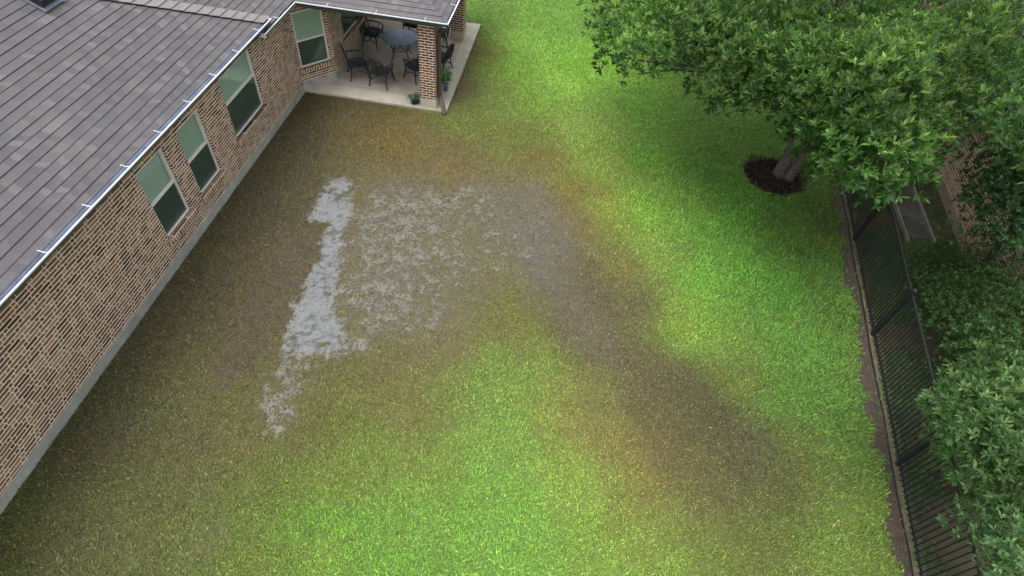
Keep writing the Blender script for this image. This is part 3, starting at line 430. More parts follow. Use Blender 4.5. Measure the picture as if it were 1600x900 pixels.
g_ = np.clip((c[:, 1]/(c[:, 0]+1e-3)-1.0)/1.6, 0, 1)      # 1 in healthy turf, 0 in drowned turf
n = len(x); j = rng.normal(0, 1, (n, 1)); c = c*np.exp(j*(.31-.09*g_[:, None]))*1.05*(.86+.35*vnoise(x, y, 3.2, 3, 21)[:, None])
dry = rng.random(n) < (.04+.20*(1-g_)); c[dry] = c[dry]*.5+np.array([.26, .20, .085])*(.5+.5*rng.random((dry.sum(), 1)))*.6
yl = rng.random(n) < .12; c[yl] *= np.array([1.35, 1.12, .8])
blades('grass', x, y, np.maximum(h-.004, -.01), .060+.040*g_, .011+.004*g_, c*GK, M_grass, .62)
tag(bpy.data.objects['grass'], 'short green and drowned brown turf blades covering the back lawn', 'grass', kind='stuff')
# rough grass and weeds beyond the fence
N = 70000; x = rng.uniform(7.2, 13, N); y = rng.uniform(1.5, 18, N); s = x-FX(y)
nn = vnoise(x, y, 1.2, 3, 16); sn = rng.random(N); keep = (s > .12) & (x < 11.1+.12*(y-11)) & (nn < .62) | ((s > -.06) & (s < .12) & (sn < .35)); keep &= (x < 11.1+.12*(y-11)); x, y = x[keep], y[keep]; n = len(x)
c = np.array([.045, .085, .022])*np.exp(rng.normal(0, .4, (n, 1)))*(.6+.8*vnoise(x, y, 2, 2, 23)[:, None])
blades('rough_grass', x, y, x*0+.0, .09, .012, c, M_grass, .5)
tag(bpy.data.objects['rough_grass'], 'dark rough grass growing in the strip beyond the black fence', 'grass', kind='stuff')

# ------------------------------------------------------------------ house
house = empty('brick_house', (-7.87, 15.1, 0), 'brown brick house with grey shingle roof, white gutters and covered patio beside the lawn', 'house')
def wall_mb(P0, P1, z0, z1, ops, reveal, u0=0, mb=None):
    mb = mb or MB(); P0 = Vector((*P0, 0)); P1 = Vector((*P1, 0)); d = (P1-P0); L = d.length; d.normalize(); n = Vector((d.y, -d.x, 0))
    ss = sorted({0, L, *[o[0] for o in ops], *[o[1] for o in ops]}); zs = sorted({z0, z1, *[o[2] for o in ops], *[o[3] for o in ops]})
    pt = lambda s, z, dep=0: P0+d*s-n*dep+Vector((0, 0, z))
    for a, b in zip(ss, ss[1:]):
        for e, f in zip(zs, zs[1:]):
            if any(o[0] <= a and b <= o[1] and o[2] <= e and f <= o[3] for o in ops): continue
            mb.face([pt(a, e), pt(b, e), pt(b, f), pt(a, f)], [(u0+a, e), (u0+b, e), (u0+b, f), (u0+a, f)])
    for a, b, e, f in ops:
        r = reveal
        mb.face([pt(b, e), pt(b, e, r), pt(b, f, r), pt(b, f)], [(u0+b, e), (u0+b+r, e), (u0+b+r, f), (u0+b, f)])
        mb.face([pt(a, e, r), pt(a, e), pt(a, f), pt(a, f, r)], [(u0+a-r, e), (u0+a, e), (u0+a, f), (u0+a-r, f)])
        mb.face([pt(a, f), pt(b, f), pt(b, f, r), pt(a, f, r)])
        mb.face([pt(a, e), pt(a, e, r), pt(b, e, r), pt(b, e)])
    return mb
def window(P0, P1, s0, s1, z0, z1, zr, split=None):
    """frame set back .09 in a brick opening; pane, screen, blind and sill are its pieces"""
    P0 = Vector((*P0, 0)); d = (Vector((*P1, 0))-P0).normalized(); n = Vector((d.y, -d.x, 0)); rz = math.atan2(d.y, d.x); R = Matrix.Rotation(rz, 3, 'Z')
    pt = lambda s, z, dep: P0+d*s-n*dep+Vector((0, 0, z))
    f = MB(); w = .055; dp = .085
    def bx(a, b, e, g, dep, th): f.box(pt((a+b)/2, (e+g)/2, dep), (b-a, th, g-e), rot=R)
    bx(s0, s0+w, z0, z1, dp, .07); bx(s1-w, s1, z0, z1, dp, .07); bx(s0+w, s1-w, z0, z0+w, dp, .07); bx(s0+w, s1-w, z1-w, z1, dp, .07)
    bx(s0+w, s1-w, zr-.025, zr+.025, dp-.004, .055)
    fr = f.build('window', M_frame, house)
    def sheet(name, a, b, e, g, dep, mat, th=.006):
        m_ = MB(); m_.face([pt(a, e, dep), pt(b, e, dep), pt(b, g, dep), pt(a, g, dep)]) if th < .01 else m_.box(pt((a+b)/2, (e+g)/2, dep), (b-a, th, g-e), rot=R); return m_.build(name, mat, fr)
    a, b = s0+w, s1-w
    sheet('upper_pane', a, b, zr+.025, z1-w, dp+.012, M_glass); sheet('lower_pane', a, b, z0+w, zr-.025, dp+.02, M_glass)
    sheet('insect_screen', a, b, z0+w, zr-.025, dp-.02, M_screen, .003)
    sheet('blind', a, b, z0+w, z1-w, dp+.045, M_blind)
    s_ = MB(); s_.box(pt((s0+s1)/2, z0-.055, .02), (s1-s0+.16, .20, .11), rot=R)
    s_.build('brick_sill', M_sill, fr)
    return (s0, s1, z0, z1)
HA, HB = (-7.87, -6.0), (-7.87, 15.1)
y2s = lambda y: y+6
def main_windows():
    o = []
    for (a, b, z0, z1, zr) in ((7.70, 8.66, .78, 2.5, 1.645), (9.17, 10.12, .78, 2.5, 1.645), (11.12, 12.74, 1.0, 2.62, 1.9)):
        o.append(window(HA, HB, y2s(a), y2s(b), z0, z1, zr))
    return o
ops = main_windows()
mb = wall_mb(HA, HB, .27, 2.98, ops, .1)
BW0, BW1 = (-7.87, 15.1), (-7.12, 15.98)
o2 = [window(BW0, BW1, .06, 1.03, .77, 2.42, 1.575)]
wall_mb(BW0, BW1, .37, 2.9, o2, .1, u0=21.1, mb=mb)
C0, C1 = (-7.12, 15.98), (-7.0, 20.9)
o3 = [window(C0, C1, .95, 2.6, .95, 2.5, 1.8)]
wall_mb(C0, C1, .37, 2.9, o3, .1, u0=22.3, mb=mb)
wall_mb(C1, (-14, 20.9), 0, 3.15, [], .1, mb=mb); wall_mb((-20, -6), HA, .27, 3.15, [], .1, mb=mb)
mb.build('wall', M_brick, house)
# wall behind panes so nothing shows through
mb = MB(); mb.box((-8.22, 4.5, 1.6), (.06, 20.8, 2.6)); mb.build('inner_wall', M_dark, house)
fd = MB()
def found(P0, P1, z1, out=.025, th=.3):
    P0 = Vector((*P0, 0)); P1 = Vector((*P1, 0)); d = (P1-P0).normalized(); n = Vector((d.y, -d.x, 0))
    c = (P0+P1)/2+n*(out-th/2); fd.box((c.x, c.y, (z1-.2)/2), ((P1-P0).length, th, z1+.2), rot=Matrix.Rotation(math.atan2(d.y, d.x), 3, 'Z'))
found(HA, (-7.87, 15.06), .27); found((-7.87, 15.09), (-7.125, 15.96), .37, .02); found((-7.12, 15.99), C1, .37, .022); found((-7.0, 20.93), (-14, 20.93), .37, .02)
fd.build('foundation', M_found, house)
# ---- roofs made of real lapped courses
PT = .53
def clip_poly(poly, v):
    xs = []
    for i in range(len(poly)):
        (u0, v0), (u1, v1) = poly[i], poly[(i+1) % len(poly)]
        if (v0 <= v < v1) or (v1 <= v < v0): xs.append(u0+(u1-u0)*(v-v0)/(v1-v0))
    return (min(xs), max(xs)) if len(xs) >= 2 else None
def shingle_plane(mb, O, eu, ev, poly, row=.165, th=.018):
    """O origin at the eave, eu along it, ev up the slope (unit, 3d); poly in (u,v)"""
    O = Vector(O); eu = Vector(eu).normalized(); ev = Vector(ev).normalized(); n = eu.cross(ev).normalized()
    if n.z < 0: n = -n
    vmax = max(p[1] for p in poly); v = min(p[1] for p in poly); k = 0; P = lambda u, w, h: O+eu*u+ev*w+n*h
    while v < vmax-1e-4:
        v2 = min(v+row, vmax); a = clip_poly(poly, v+1e-5); b = clip_poly(poly, v2-1e-5)
        if a and b:
            # wobble each course a little along its length
            ns = max(1, int((a[1]-a[0])/1.2)); 
            for i in range(ns):
                t0, t1 = i/ns, (i+1)/ns; j0 = th*(1+.25*math.sin(k*2.3+i*1.7)); j1 = th*(1+.25*math.sin(k*2.3+(i+1)*1.7))
                e0 = -.006*math.sin(k*1.1+i*.9); e1 = -.006*math.sin(k*1.1+(i+1)*.9)
                A0, A1 = a[0]+(a[1]-a[0])*t0, a[0]+(a[1]-a[0])*t1; B0, B1 = b[0]+(b[1]-b[0])*t0, b[0]+(b[1]-b[0])*t1
                mb.face([P(A0, v+e0, j0), P(A1, v+e1, j1), P(B1, v2+.012, .002), P(B0, v2+.012, .002)], [(A0, k+.02), (A1, k+.02), (B1, k+.98), (B0, k+.98)], 0)
                mb.face([P(A0, v+e0, -.004), P(A1, v+e1, -.004), P(A1, v+e1, j1), P(A0, v+e0, j0)], None, 1)
        v = v2; k += 1
ZE1, ZE2 = 3.02, 2.87
sl_ = math.hypot(1, PT)
# main slope: eave at x=-7.6, runs y -6 .. 13.42, cut by the hip running back towards the camera
W1 = 7.0
up1 = (-1, 0, PT)
mb = MB(); shingle_plane(mb, (-7.645, 0, ZE1+.01), (0, 1, 0), up1, [(-6.4, 0), (13.40, 0), (13.40-W1, W1*sl_), (-6.4, W1*sl_)]); 
roof = mb.build('roof', [M_shingle, M_butt], house)
# hip cap
mb = MB(); n0 = Vector((-7.60, 13.40, ZE1)); hd = Vector((-1, -1, PT)); 
M_cap = plain('hip cap shingles', lin(122, 117, 117), .9, var=.12, scale=9)
side = Vector((-1, 1, 0)).normalized()*.105; nn_ = Vector((PT, 0, 1)).normalized()
L = W1; k = 0; tcap = 0
while tcap < L:
    t2 = min(tcap+.17, L); A = n0+hd*tcap; B = n0+hd*t2; hgt = nn_*.05; h2 = nn_*.032
    yv = Vector((0, .15, 0)); off = nn_*.0
    a0, a1, b0, b1 = A-yv*0+Vector((0, -.19, 0))+hgt, A+Vector((0, .20, 0))+hgt, B+Vector((0, -.19, 0))+h2, B+Vector((0, .20, 0))+h2
    mb.face([a0, a1, b1, b0], [(k*.77, 500+k+.1), (k*.77+.2, 500+k+.1), (k*.77+.2, 500+k+.9), (k*.77, 500+k+.9)], 0)
    mb.face([a0-nn_*.05, a1-nn_*.19, a1, a0], None, 1); mb.face([a1-nn_*.2, b1-nn_*.2, b1, a1], None, 1); mb.face([b0-nn_*.04, a0-nn_*.05, a0, b0], None, 1)
    tcap = t2; k += 1
mb.build('hip_cap', [M_cap, M_butt], roof)
# lower slope behind the hip
mb = MB(); shingle_plane(mb, (-7.58, 0, ZE2), (0, 1, 0), up1, [(12.9, 0), (14.95, 0), (14.95+W1, W1*sl_), (12.9-W1, W1*sl_)])
rl = mb.build('lower_roof', [M_shingle, M_butt], house)
# far side of the main roof
mb = MB(); shingle_plane(mb, (-21.6, 0, ZE1), (0, -1, 0), (1, 0, PT), [(-22, 0), (6.4, 0), (6.4, W1*sl_), (-22, W1*sl_)]); mb.build('rear_roof', [M_shingle, M_butt], house)
# patio roof: front slope, right slope, back slope
YF, YB, XR = 14.99, 20.85, -3.36; hw = (YB-YF)/2
mb = MB(); shingle_plane(mb, (0, YF, ZE2), (1, 0, 0), (0, 1, PT), [(-7.6, 0), (XR, 0), (XR-hw, hw*sl_), (-7.6-hw, hw*sl_)])
shingle_plane(mb, (XR, 0, ZE2), (0, 1, 0), (-1, 0, PT), [(YF, 0), (YB, 0), (YF+hw+.001, hw*sl_), (YF+hw, hw*sl_)])
shingle_plane(mb, (0, YB, ZE2), (1, 0, 0), (0, -1, PT), [(-9, 0), (XR, 0), (XR-hw, hw*sl_), (-9, hw*sl_)])
proof = mb.build('patio_roof', [M_shingle, M_butt], house)
# underside / decking
mb = MB(); mb.box((-7.72, 3.7, 2.93), (.24, 19.4, .03)); mb.box((-5.4, 17.95, 2.76), (4.1, 5.75, .03)); mb.box((-7.69, 14.1, 2.76), (.3, 1.9, .03))
mb.build('soffit', M_soffit, house)
mb = MB(); mb.box((-7.668, 3.55, 2.95), (.02, 19.7, .14)); mb.box((-7.63, 14.0, 2.79), (.02, 1.95, .15))
mb.box((-5.47, 15.04, 2.79), (4.20, .02, .16)); mb.box((-3.395, 17.92, 2.79), (.02, 5.74, .16)); mb.box((-5.3, 20.8, 2.79), (3.8, .02, .16))
mb.build('fascia', M_fascia, house)
def gutter(a, b, out, z, hang=1.05, endcap=(1, 1), start=.5):
    """K-style trough along a-b (2d, outer lip line); out = unit vector away from the roof"""
    a = Vector((*a, 0)); b = Vector((*b, 0)); o = Vector((*out, 0)); d = (b-a).normalized(); L = (b-a).length; w = .165
    prof = [(-w, 0), (-w, -.11), (-w*.35, -.115), (-.028, -.06), (-.004, -.02)]
    ch = MB(); P = lambda s, q: a+d*s+o*q[0]+Vector((0, 0, z+q[1]))
    for i in range(len(prof)-1): ch.face([P(0, prof[i]), P(L, prof[i]), P(L, prof[i+1]), P(0, prof[i+1])])
    outp = [(.006, -.02), (-.018, -.066), (-w*.35, -.125), (-w, -.12)]
    for i in range(len(outp)-1): ch.face([P(0, outp[i]), P(L, outp[i]), P(L, outp[i+1]), P(0, outp[i+1])], None, 1)
    g = ch.build('gutter', [M_gut, M_fascia], house)
    lp = MB(); lp.bar(P(0, (-.004, -.008)), P(L, (-.004, -.008)), .024, .024)
    for s, e in ((0, endcap[0]), (L, endcap[1])):
        if e: lp.bar(P(s, (-w, -.01)), P(s, (0, -.01)), .014, .018); lp.box(P(s, (-w/2, -.06)), (.012 if abs(d.x) > .5 else w, w if abs(d.x) > .5 else .012, .10))
    lp.build('gutter_lip', M_white, g)
    s = start
    while s < L-.1:
        h = MB(); h.tube([P(s, (-w-.015, .014)), P(s, (-w*.5, -.006)), P(s, (-.01, .002))], .0075, 5); h.build('gutter_hanger', M_white, g); s += hang
    return g
gutter((-7.49, -6.3), (-7.49, 13.47), (1, 0), 3.07, 1.1, (1, 1), .42)
gutter((-7.46, 12.95), (-7.46, 14.86), (1, 0), 2.915, 1.2, (1, 0), .9)
gutter((-7.46, 14.86), (-3.26, 14.86), (0, -1), 2.915, 1.35, (0, 0), .85)
gutter((-3.26, 14.86), (-3.26, 21.0), (1, 0), 2.915, 1.3, (0, 1), 1.2)
# downspout elbow under the end of the main gutter, and the corner downspout
mb = MB(); mb.box((-7.60, 13.28, 2.86), (.09, .12, .16)); mb.bar((-7.60, 13.30, 2.8), (-7.82, 13.36, 2.62), .08, .10); mb.build('gutter_outlet', M_down, house)
ds = MB(); ds.tube([(-3.36, 14.98, 2.80), (-3.40, 15.1, 2.66), (-3.60, 15.32, 2.45), (-3.64, 15.36, 2.2), (-3.645, 15.36, .55), (-3.62, 15.33, .42), (-3.5, 15.12, .22), (-3.42, 15.02, .10), (-3.40, 14.97, .06)], .062, 8)
ds.build('downspout', M_down, house)
# brick columns of the patio
def column(cx, cy, w, d_):
    c = MB(); c.box((cx, cy, (.42+2.76)/2), (w, d_, 2.76-.42)); o = c.build('column', M_colbrick, house)
    b = MB(); b.box((cx, cy, .26), (w+.02, d_+.02, .32)); b.build('column_base', M_slabedge, o)
column(-3.945, 15.36, .48, .46); column(-4.0, 19.92, .46, .46)
# roof vent
v0 = Vector((-7.60, 0, ZE1)); vp = lambda x, y, h: Vector((x, y, ZE1+(-7.60-x)*PT+h))
mb = MB(); R = Matrix.Rotation(math.atan(PT), 3, 'Y')
mb.box(vp(-10.36, 10.12, .035), (.56, .52, .02), rot=R, mi=1); mb.box(vp(-10.34, 10.12, .12), (.44, .42, .14), rot=R, mi=0); mb.box(vp(-10.34, 10.12, .21), (.50, .48, .05), rot=R, mi=0)
mb.build('roof_vent', [M_blackm, plain('vent flashing', lin(104, 112, 124), .5)], roof)

# ------------------------------------------------------------------ patio slab
mb = MB(); mb.box((-5.64, 18.35, -.02), (4.44, 5.56, .24)); 
ps = mb.build('patio_slab', M_slab); tag(ps, kind='structure')
mb = MB(); mb.box((-5.62, 15.345, .024), (4.48, .54, .168)); mb.box((-3.585, 18.37, .024), (.40, 5.52, .168)); mb.build('patio_border', M_slabedge); tag(bpy.data.objects['patio_border'], kind='structure')
# ------------------------------------------------------------------ patio furniture
def make_chair(name, label, cushion, group):
    r = empty(name, (0, 0, 0), label, 'chair', group)
    w, d_ = .27, .25
    def leg(sx, sy):
        m_ = MB(); m_.tube([(sx*w*.95, sy*d_*.9, .43), (sx*w*1.0, sy*d_*1.0, .25), (sx*w*1.08, sy*d_*1.12, .06), (sx*w*1.15, sy*d_*1.26, 0)], [.026, .023, .021, .024], 6); m_.build('leg', M_chair, r, True)
    for sx in (-1, 1):
        for sy in (-1, 1): leg(sx, sy)
    s = MB()
    pts = []
    for k in range(25):
        a = 2*math.pi*k/24; ca, sa = math.cos(a), math.sin(a); e = .55
        pts.append((w*1.02*math.copysign(abs(ca)**e, ca), d_*1.0*math.copysign(abs(sa)**e, sa), .43))
    s.tube(pts, .024, 6)
    for i in range(-3, 4): s.tube([(i*.07, -d_*.97, .43), (i*.07*.8, 0, .415), (i*.07, d_*.97, .43)], .013, 4)
    for i in range(-2, 3): s.tube([(-w, i*.08, .43), (0, i*.08, .415), (w, i*.08, .43)], .013, 4)
    s.tube([(.13*math.cos(t*.35), .13*math.sin(t*.35), .42) for t in range(19)], .012, 5)
    s.build('seat', M_chair, r, True)
    b = MB(); bk = lambda x, z: (x, -d_-.02-(z-.43)*.24, z)
    b.tube([bk(-w, .43), bk(-w*1.02, .65), bk(-w*.95, .86), bk(-w*.6, .97), bk(0, 1.01), bk(w*.6, .97), bk(w*.95, .86), bk(w*1.02, .65), bk(w, .43)], .025, 6)
    for i in range(-3, 4): b.tube([bk(i*.065, .47), bk(i*.045, .62), bk(i*.075, .78), bk(i*.055, .985-abs(i)*.012)], .013, 4)
    for cz, rr in ((.74, .10), (.74, .055), (.56, .06)): b.tube([bk(rr*math.cos(t*math.pi/6), cz+rr*math.sin(t*math.pi/6)) for t in range(13)], .012, 4)
    b.tube([bk(-w, .50), bk(0, .47), bk(w, .50)], .012, 5); b.build('backrest', M_chair, r, True)
    for sx in (-1, 1):
        a = MB(); a.tube([(sx*w*1.0, -d_-.07, .68), (sx*w*1.12, -.08, .69), (sx*w*1.16, .12, .68), (sx*w*1.14, .24, .64), (sx*w*1.08, .25, .57), (sx*w*1.0, .22, .43)], .023, 6)
        a.tube([(sx*w*1.12, .02, .68), (sx*w*1.1, .10, .6), (sx*w*1.05, .05, .52), (sx*w*1.0, .0, .44)], .010, 5); a.build('armrest', M_chair, r, True)
    st = MB()
    for sy in (-1, 1): st.tube([(-w*1.0, sy*d_*1.02, .2), (-w*.5, sy*d_*.9, .30), (0, sy*d_*.85, .33), (w*.5, sy*d_*.9, .30), (w*1.0, sy*d_*1.02, .2)], .015, 5)
    for sx in (-1, 1): st.tube([(sx*w*1.03, -d_*1.05, .19), (sx*w*.6, 0, .25), (sx*w*1.03, d_*1.05, .19)], .015, 5)
    st.build('stretcher', M_chair, r, True)
    if cushion:
        c = MB(); pr = []
        n = 24
        rings = []
        for rr, z in ((.2, .455), (.98, .45), (1.06, .48), (1.0, .515), (.7, .53), (0.02, .532)):
            ring = []
            for k in range(n):
                a = 2*math.pi*k/n; ca, sa = math.cos(a), math.sin(a); e = .5
                ring.append((w*.98*rr*math.copysign(abs(ca)**e, ca), d_*.98*rr*math.copysign(abs(sa)**e, sa)+.01, z))
            rings.append(ring)
        bb = 0
        for R in rings: c.v += R
        for i in range(len(rings)-1):
            for k in range(n): c.f.append((i*n+k, i*n+(k+1) % n, (i+1)*n+(k+1) % n, (i+1)*n+k)); c.mi.append(0); c.uv.append([(0, 0)]*4)
        c.build('seat_cushion', M_cush, r, True)
    return r
gc_ = 'black metal chairs round the patio table'
cA = make_chair('patio_chair', 'black metal armchair with charcoal cushion nearest the house window, left of the round table', True, gc_)
cB = make_chair('patio_chair', 'bare black lattice-seat armchair in the left front corner of the patio, without cushion', False, gc_)
def place(c, x, y, rz, label=None):
    c.location = (x, y, .10); c.rotation_euler = (0, 0, rz)
    if label: c['label'] = label
    return c
DR = math.radians
place(cA, -6.68, 18.45, DR(-100)); place(cB, -6.55, 16.38, DR(-62))
place(copy_tree(cB), -5.70, 16.12, DR(-8), 'black metal armchair seen from behind, in front of the round table, no cushion')
place(copy_tree(cA), -5.55, 19.5, DR(172), 'black armchair with charcoal cushion behind the round table, under the roof edge')
place(copy_tree(cA), -4.10, 17.45, DR(75), 'black armchair with its back showing just right of the front brick column')
place(copy_tree(cA), -4.72, 16.75, DR(55), 'black armchair with dark cushion half hidden behind the front brick column')
place(copy_tree(cA), -4.55, 19.05, DR(118), 'black armchair between the round table and the far brick column')
tb = empty('patio_table', (-5.55, 17.88, .10), 'round blue-grey metal patio table with a small centre cap', 'table')
m_ = MB(); m_.lathe((-5.55, 17.88, .10), [(.03, .70), (.50, .70), (.585, .69), (.60, .705), (.595, .72), (.56, .724), (.02, .728)], 40); tt = m_.build('table_top', M_ttop, tb, True)
m_ = MB(); m_.lathe((-5.55, 17.88, .826), [(.04, 0), (.04, .012), (.015, .03), (.001, .032)], 12); m_.build('centre_cap', M_frame, tt, True)
for k in range(4):
    a = DR(45+90*k+12); ca, sa = math.cos(a), math.sin(a); m_ = MB()
    m_.tube([(-5.55+ca*r_, 17.88+sa*r_, .10+z) for r_, z in ((.46, .69), (.44, .6), (.33, .42), (.29, .3), (.36, .12), (.47, 0))], .019, 6); m_.build('leg', M_chair, tb, True)
m_ = MB(); m_.tube([(-5.55+.33*math.cos(t*math.pi/10), 17.88+.33*math.sin(t*math.pi/10), .10+.38) for t in range(21)], .013, 5)
m_.tube([(-5.55+.16*math.cos(t*math.pi/10), 17.88+.16*math.sin(t*math.pi/10), .10+.38) for t in range(21)], .010, 5)
for k in range(4):
    a = DR(57+90*k); m_.tube([(-5.55-.0, 17.88, .48), (-5.55+.33*math.cos(a), 17.88+.33*math.sin(a), .48)], .015, 5)
m_.build('ring_brace', M_chair, tb, True)

def leaf_geo(bases, dirs, L, W_, k, cols, spread=(.35, 1.15), seed=1, droop=.25):
    """rosettes of k pointed leaves at each base"""
    r = np.random.default_rng(seed); n = len(bases); dirs = dirs/np.linalg.norm(dirs, axis=1, keepdims=True)
    ref = np.where(np.abs(dirs[:, 2:3]) < .9, np.array([[0, 0, 1.]]), np.array([[1., 0, 0]])); ux = np.cross(dirs, ref); ux /= np.linalg.norm(ux, axis=1, keepdims=True); uy = np.cross(dirs, ux)
    B = np.repeat(bases, k, 0); D = np.repeat(dirs, k, 0); X = np.repeat(ux, k, 0); Y = np.repeat(uy, k, 0); m_ = n*k
    az = np.tile(np.arange(k)*2*np.pi/k, n)+r.normal(0, .35, m_)+np.repeat(r.random(n)*6.28, k); pol = r.uniform(*spread, m_)
    d = D*np.cos(pol)[:, None]+(X*np.cos(az)[:, None]+Y*np.sin(az)[:, None])*np.sin(pol)[:, None]
    d[:, 2] -= droop*r.random(m_); d /= np.linalg.norm(d, axis=1, keepdims=True)
    sd = np.cross(d, D); sd /= (np.linalg.norm(sd, axis=1, keepdims=True)+1e-6); up = np.cross(sd, d)
    l = (L*(.65+.6*r.random(m_)))[:, None]; w = l*W_/L
    B = B+D*(r.random(m_)*L*.5)[:, None]
    p0 = B; p1 = B+d*l*.55+sd*w/2+up*w*.12; p2 = B+d*l; p3 = B+d*l*.55-sd*w/2+up*w*.12
    V = np.stack([p0, p1, p2, p3], 1).reshape(-1, 3); kk = np.arange(m_)*4
    F = np.concatenate([np.stack([kk, kk+1, kk+2], -1), np.stack([kk, kk+2, kk+3], -1)])
    c = np.repeat(cols, k, 0)*np.exp(r.normal(0, .22, (m_, 1))); c = np.concatenate([np.repeat(c, 4, 0), np.ones((m_*4, 1))], -1)
    return V, F, c
def leaf_mat(name, rough=.42, trans=.5):
    t = NT(name); a = t.attr('col'); t.set(color=a.outputs['Color'], rough=rough, spec=.32)
    tl = t.n('ShaderNodeBsdfTranslucent'); t.l(t.mix(1.0, a.outputs['Color'], (1.5, 1.6, .7, 1), 'MULTIPLY'), tl.inputs[0])
    mx = t.n('ShaderNodeMixShader'); mx.inputs[0].default_value = trans; t.l(t.b.outputs[0], mx.inputs[1]); t.l(tl.outputs[0], mx.inputs[2]); t.l(mx.outputs[0], t.out.inputs[0]); return t.m
M_leaf = leaf_mat('leaf')
def bark(name, a, b):
    t = NT(name); p = t.obj(); mp = t.n('ShaderNodeMapping'); mp.inputs['Scale'].default_value = (9, 9, 2.5); t.l(p, mp.inputs[0]); n_ = t.noise(2.2, 6, .7, mp.outputs[0], .8)
    t.set(color=t.ramp(n_.outputs[0], [(.3, a), (.7, b)]), rough=.9, spec=.2); t.bump(n_.outputs[0], 1, .03); return t.m
M_bark = bark('bark', lin(52, 47, 44), lin(100, 92, 86))
def foliage(blobs, dens, L, W_, k, col, hi, seed, down=.35, spread=(.35, 1.15)):
    r = np.random.default_rng(seed); bs, ds, cs = [], [], []
    for (x, y, z, R) in blobs:
        n = max(6, int(dens*R*R)); v = r.normal(size=(n, 3)); v /= np.linalg.norm(v, axis=1, keepdims=True); v[:, 2] = np.where(v[:, 2] < -down, -v[:, 2], v[:, 2])
        lump = 1+.22*np.sin(v[:, 0]*5+x*3)*np.sin(v[:, 1]*5+y*3)+.12*np.sin(v[:, 2]*9+z*5)
        rad = R*np.where(r.random(n) < .78, r.uniform(.82, 1.08, n), r.uniform(.35, .85, n))*lump
        p = np.array([x, y, z])+v*rad[:, None]*np.array([1, 1, .8])
        d = v+np.array([0, 0, .55])+r.normal(0, .25, (n, 3)); tint = r.random(); tone = .6+.75*r.random(); growth_lit = np.clip(.55*v[:, 2:3]+.35, 0, 1)*r.random((n, 1))**1.3*(.45+.6*tint)  # new-growth colour, also serving as painted highlight on upward-facing tips
        c = (np.array(col)*(1-growth_lit)+np.array(hi)*growth_lit)*tone*np.exp(r.normal(0, .16, (n, 1)))
        bs.append(p); ds.append(d); cs.append(c)
    return leaf_geo(np.concatenate(bs), np.concatenate(ds), L, W_, k, np.concatenate(cs), seed=seed+1, spread=spread)
def limb_path(a, b, sag, n=6, seed=0):
    a, b = Vector(a), Vector(b); rr = random.Random(seed); out = []
    for i in range(n+1):
        t_ = i/n; p = a.lerp(b, t_); p.z += sag*math.sin(t_*math.pi); q = .06*(b-a).length*math.sin(t_*math.pi)
        p += Vector((rr.uniform(-q, q), rr.uniform(-q, q), rr.uniform(-q, q)*.5)); out.append(p)
    return out
def plant(name, base, label, cat, blobs, dens, L, W_, k, col, hi, seed, trunks, group=None, crownname='crown', spread=(.35, 1.15), twigs=True):
    root = empty(name, base, label, cat, group)
    V_, F_, c_ = foliage(blobs, dens, L, W_, k, col, hi, seed, spread=spread)
    fast_mesh(crownname, V_, F_, M_leaf, {'col': c_}, parent=root)
    rr = random.Random(seed)
    for i, (pts, r0, r1) in enumerate(trunks):
        m_ = MB(); n = len(pts); m_.tube(pts, [r0+(r1-r0)*j/(n-1) for j in range(n)], 9); m_.build('trunk', M_bark, root, True)
    if twigs:
        m_ = MB(); tops = [Vector(t_[0][-1]) for t_ in trunks]
        for j, (x, y, z, R) in enumerate(blobs[::3]):
            a = min(tops, key=lambda q: (q-Vector((x, y, z))).length); pth = limb_path(a, (x, y, z-.35*R), -.15, 5, seed+j); r0 = .014+.009*(Vector((x, y, z))-a).length
            m_.tube(pth, [r0*(1-.75*q/5) for q in range(6)], 5)
        m_.build('limbs', M_bark, root, True)
    return root
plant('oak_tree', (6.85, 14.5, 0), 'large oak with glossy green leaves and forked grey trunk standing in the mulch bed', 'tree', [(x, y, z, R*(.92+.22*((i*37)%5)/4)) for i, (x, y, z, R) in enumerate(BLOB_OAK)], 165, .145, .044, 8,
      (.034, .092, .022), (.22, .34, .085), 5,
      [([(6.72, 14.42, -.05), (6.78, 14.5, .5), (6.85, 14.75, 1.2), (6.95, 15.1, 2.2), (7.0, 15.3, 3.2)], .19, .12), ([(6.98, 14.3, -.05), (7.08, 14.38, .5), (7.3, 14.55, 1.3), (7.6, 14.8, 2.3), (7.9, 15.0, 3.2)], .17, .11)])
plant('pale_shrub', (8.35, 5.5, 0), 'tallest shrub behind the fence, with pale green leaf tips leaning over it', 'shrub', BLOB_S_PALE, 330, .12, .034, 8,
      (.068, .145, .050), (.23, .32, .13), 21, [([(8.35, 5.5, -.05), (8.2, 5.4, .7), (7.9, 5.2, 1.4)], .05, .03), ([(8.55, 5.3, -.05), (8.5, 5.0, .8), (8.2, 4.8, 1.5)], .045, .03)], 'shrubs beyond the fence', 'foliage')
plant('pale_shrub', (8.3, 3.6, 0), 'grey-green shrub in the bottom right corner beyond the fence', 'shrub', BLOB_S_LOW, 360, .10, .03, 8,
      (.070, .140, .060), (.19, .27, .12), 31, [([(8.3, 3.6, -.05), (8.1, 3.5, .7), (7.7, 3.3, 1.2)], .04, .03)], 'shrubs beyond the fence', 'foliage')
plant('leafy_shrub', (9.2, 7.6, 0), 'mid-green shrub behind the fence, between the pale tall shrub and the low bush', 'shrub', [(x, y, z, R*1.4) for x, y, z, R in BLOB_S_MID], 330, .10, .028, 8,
      (.056, .130, .040), (.15, .24, .085), 41, [([(9.2, 7.6, -.05), (9.0, 7.3, .6), (8.8, 7.1, 1.0)], .04, .03)], 'shrubs beyond the fence', 'foliage')
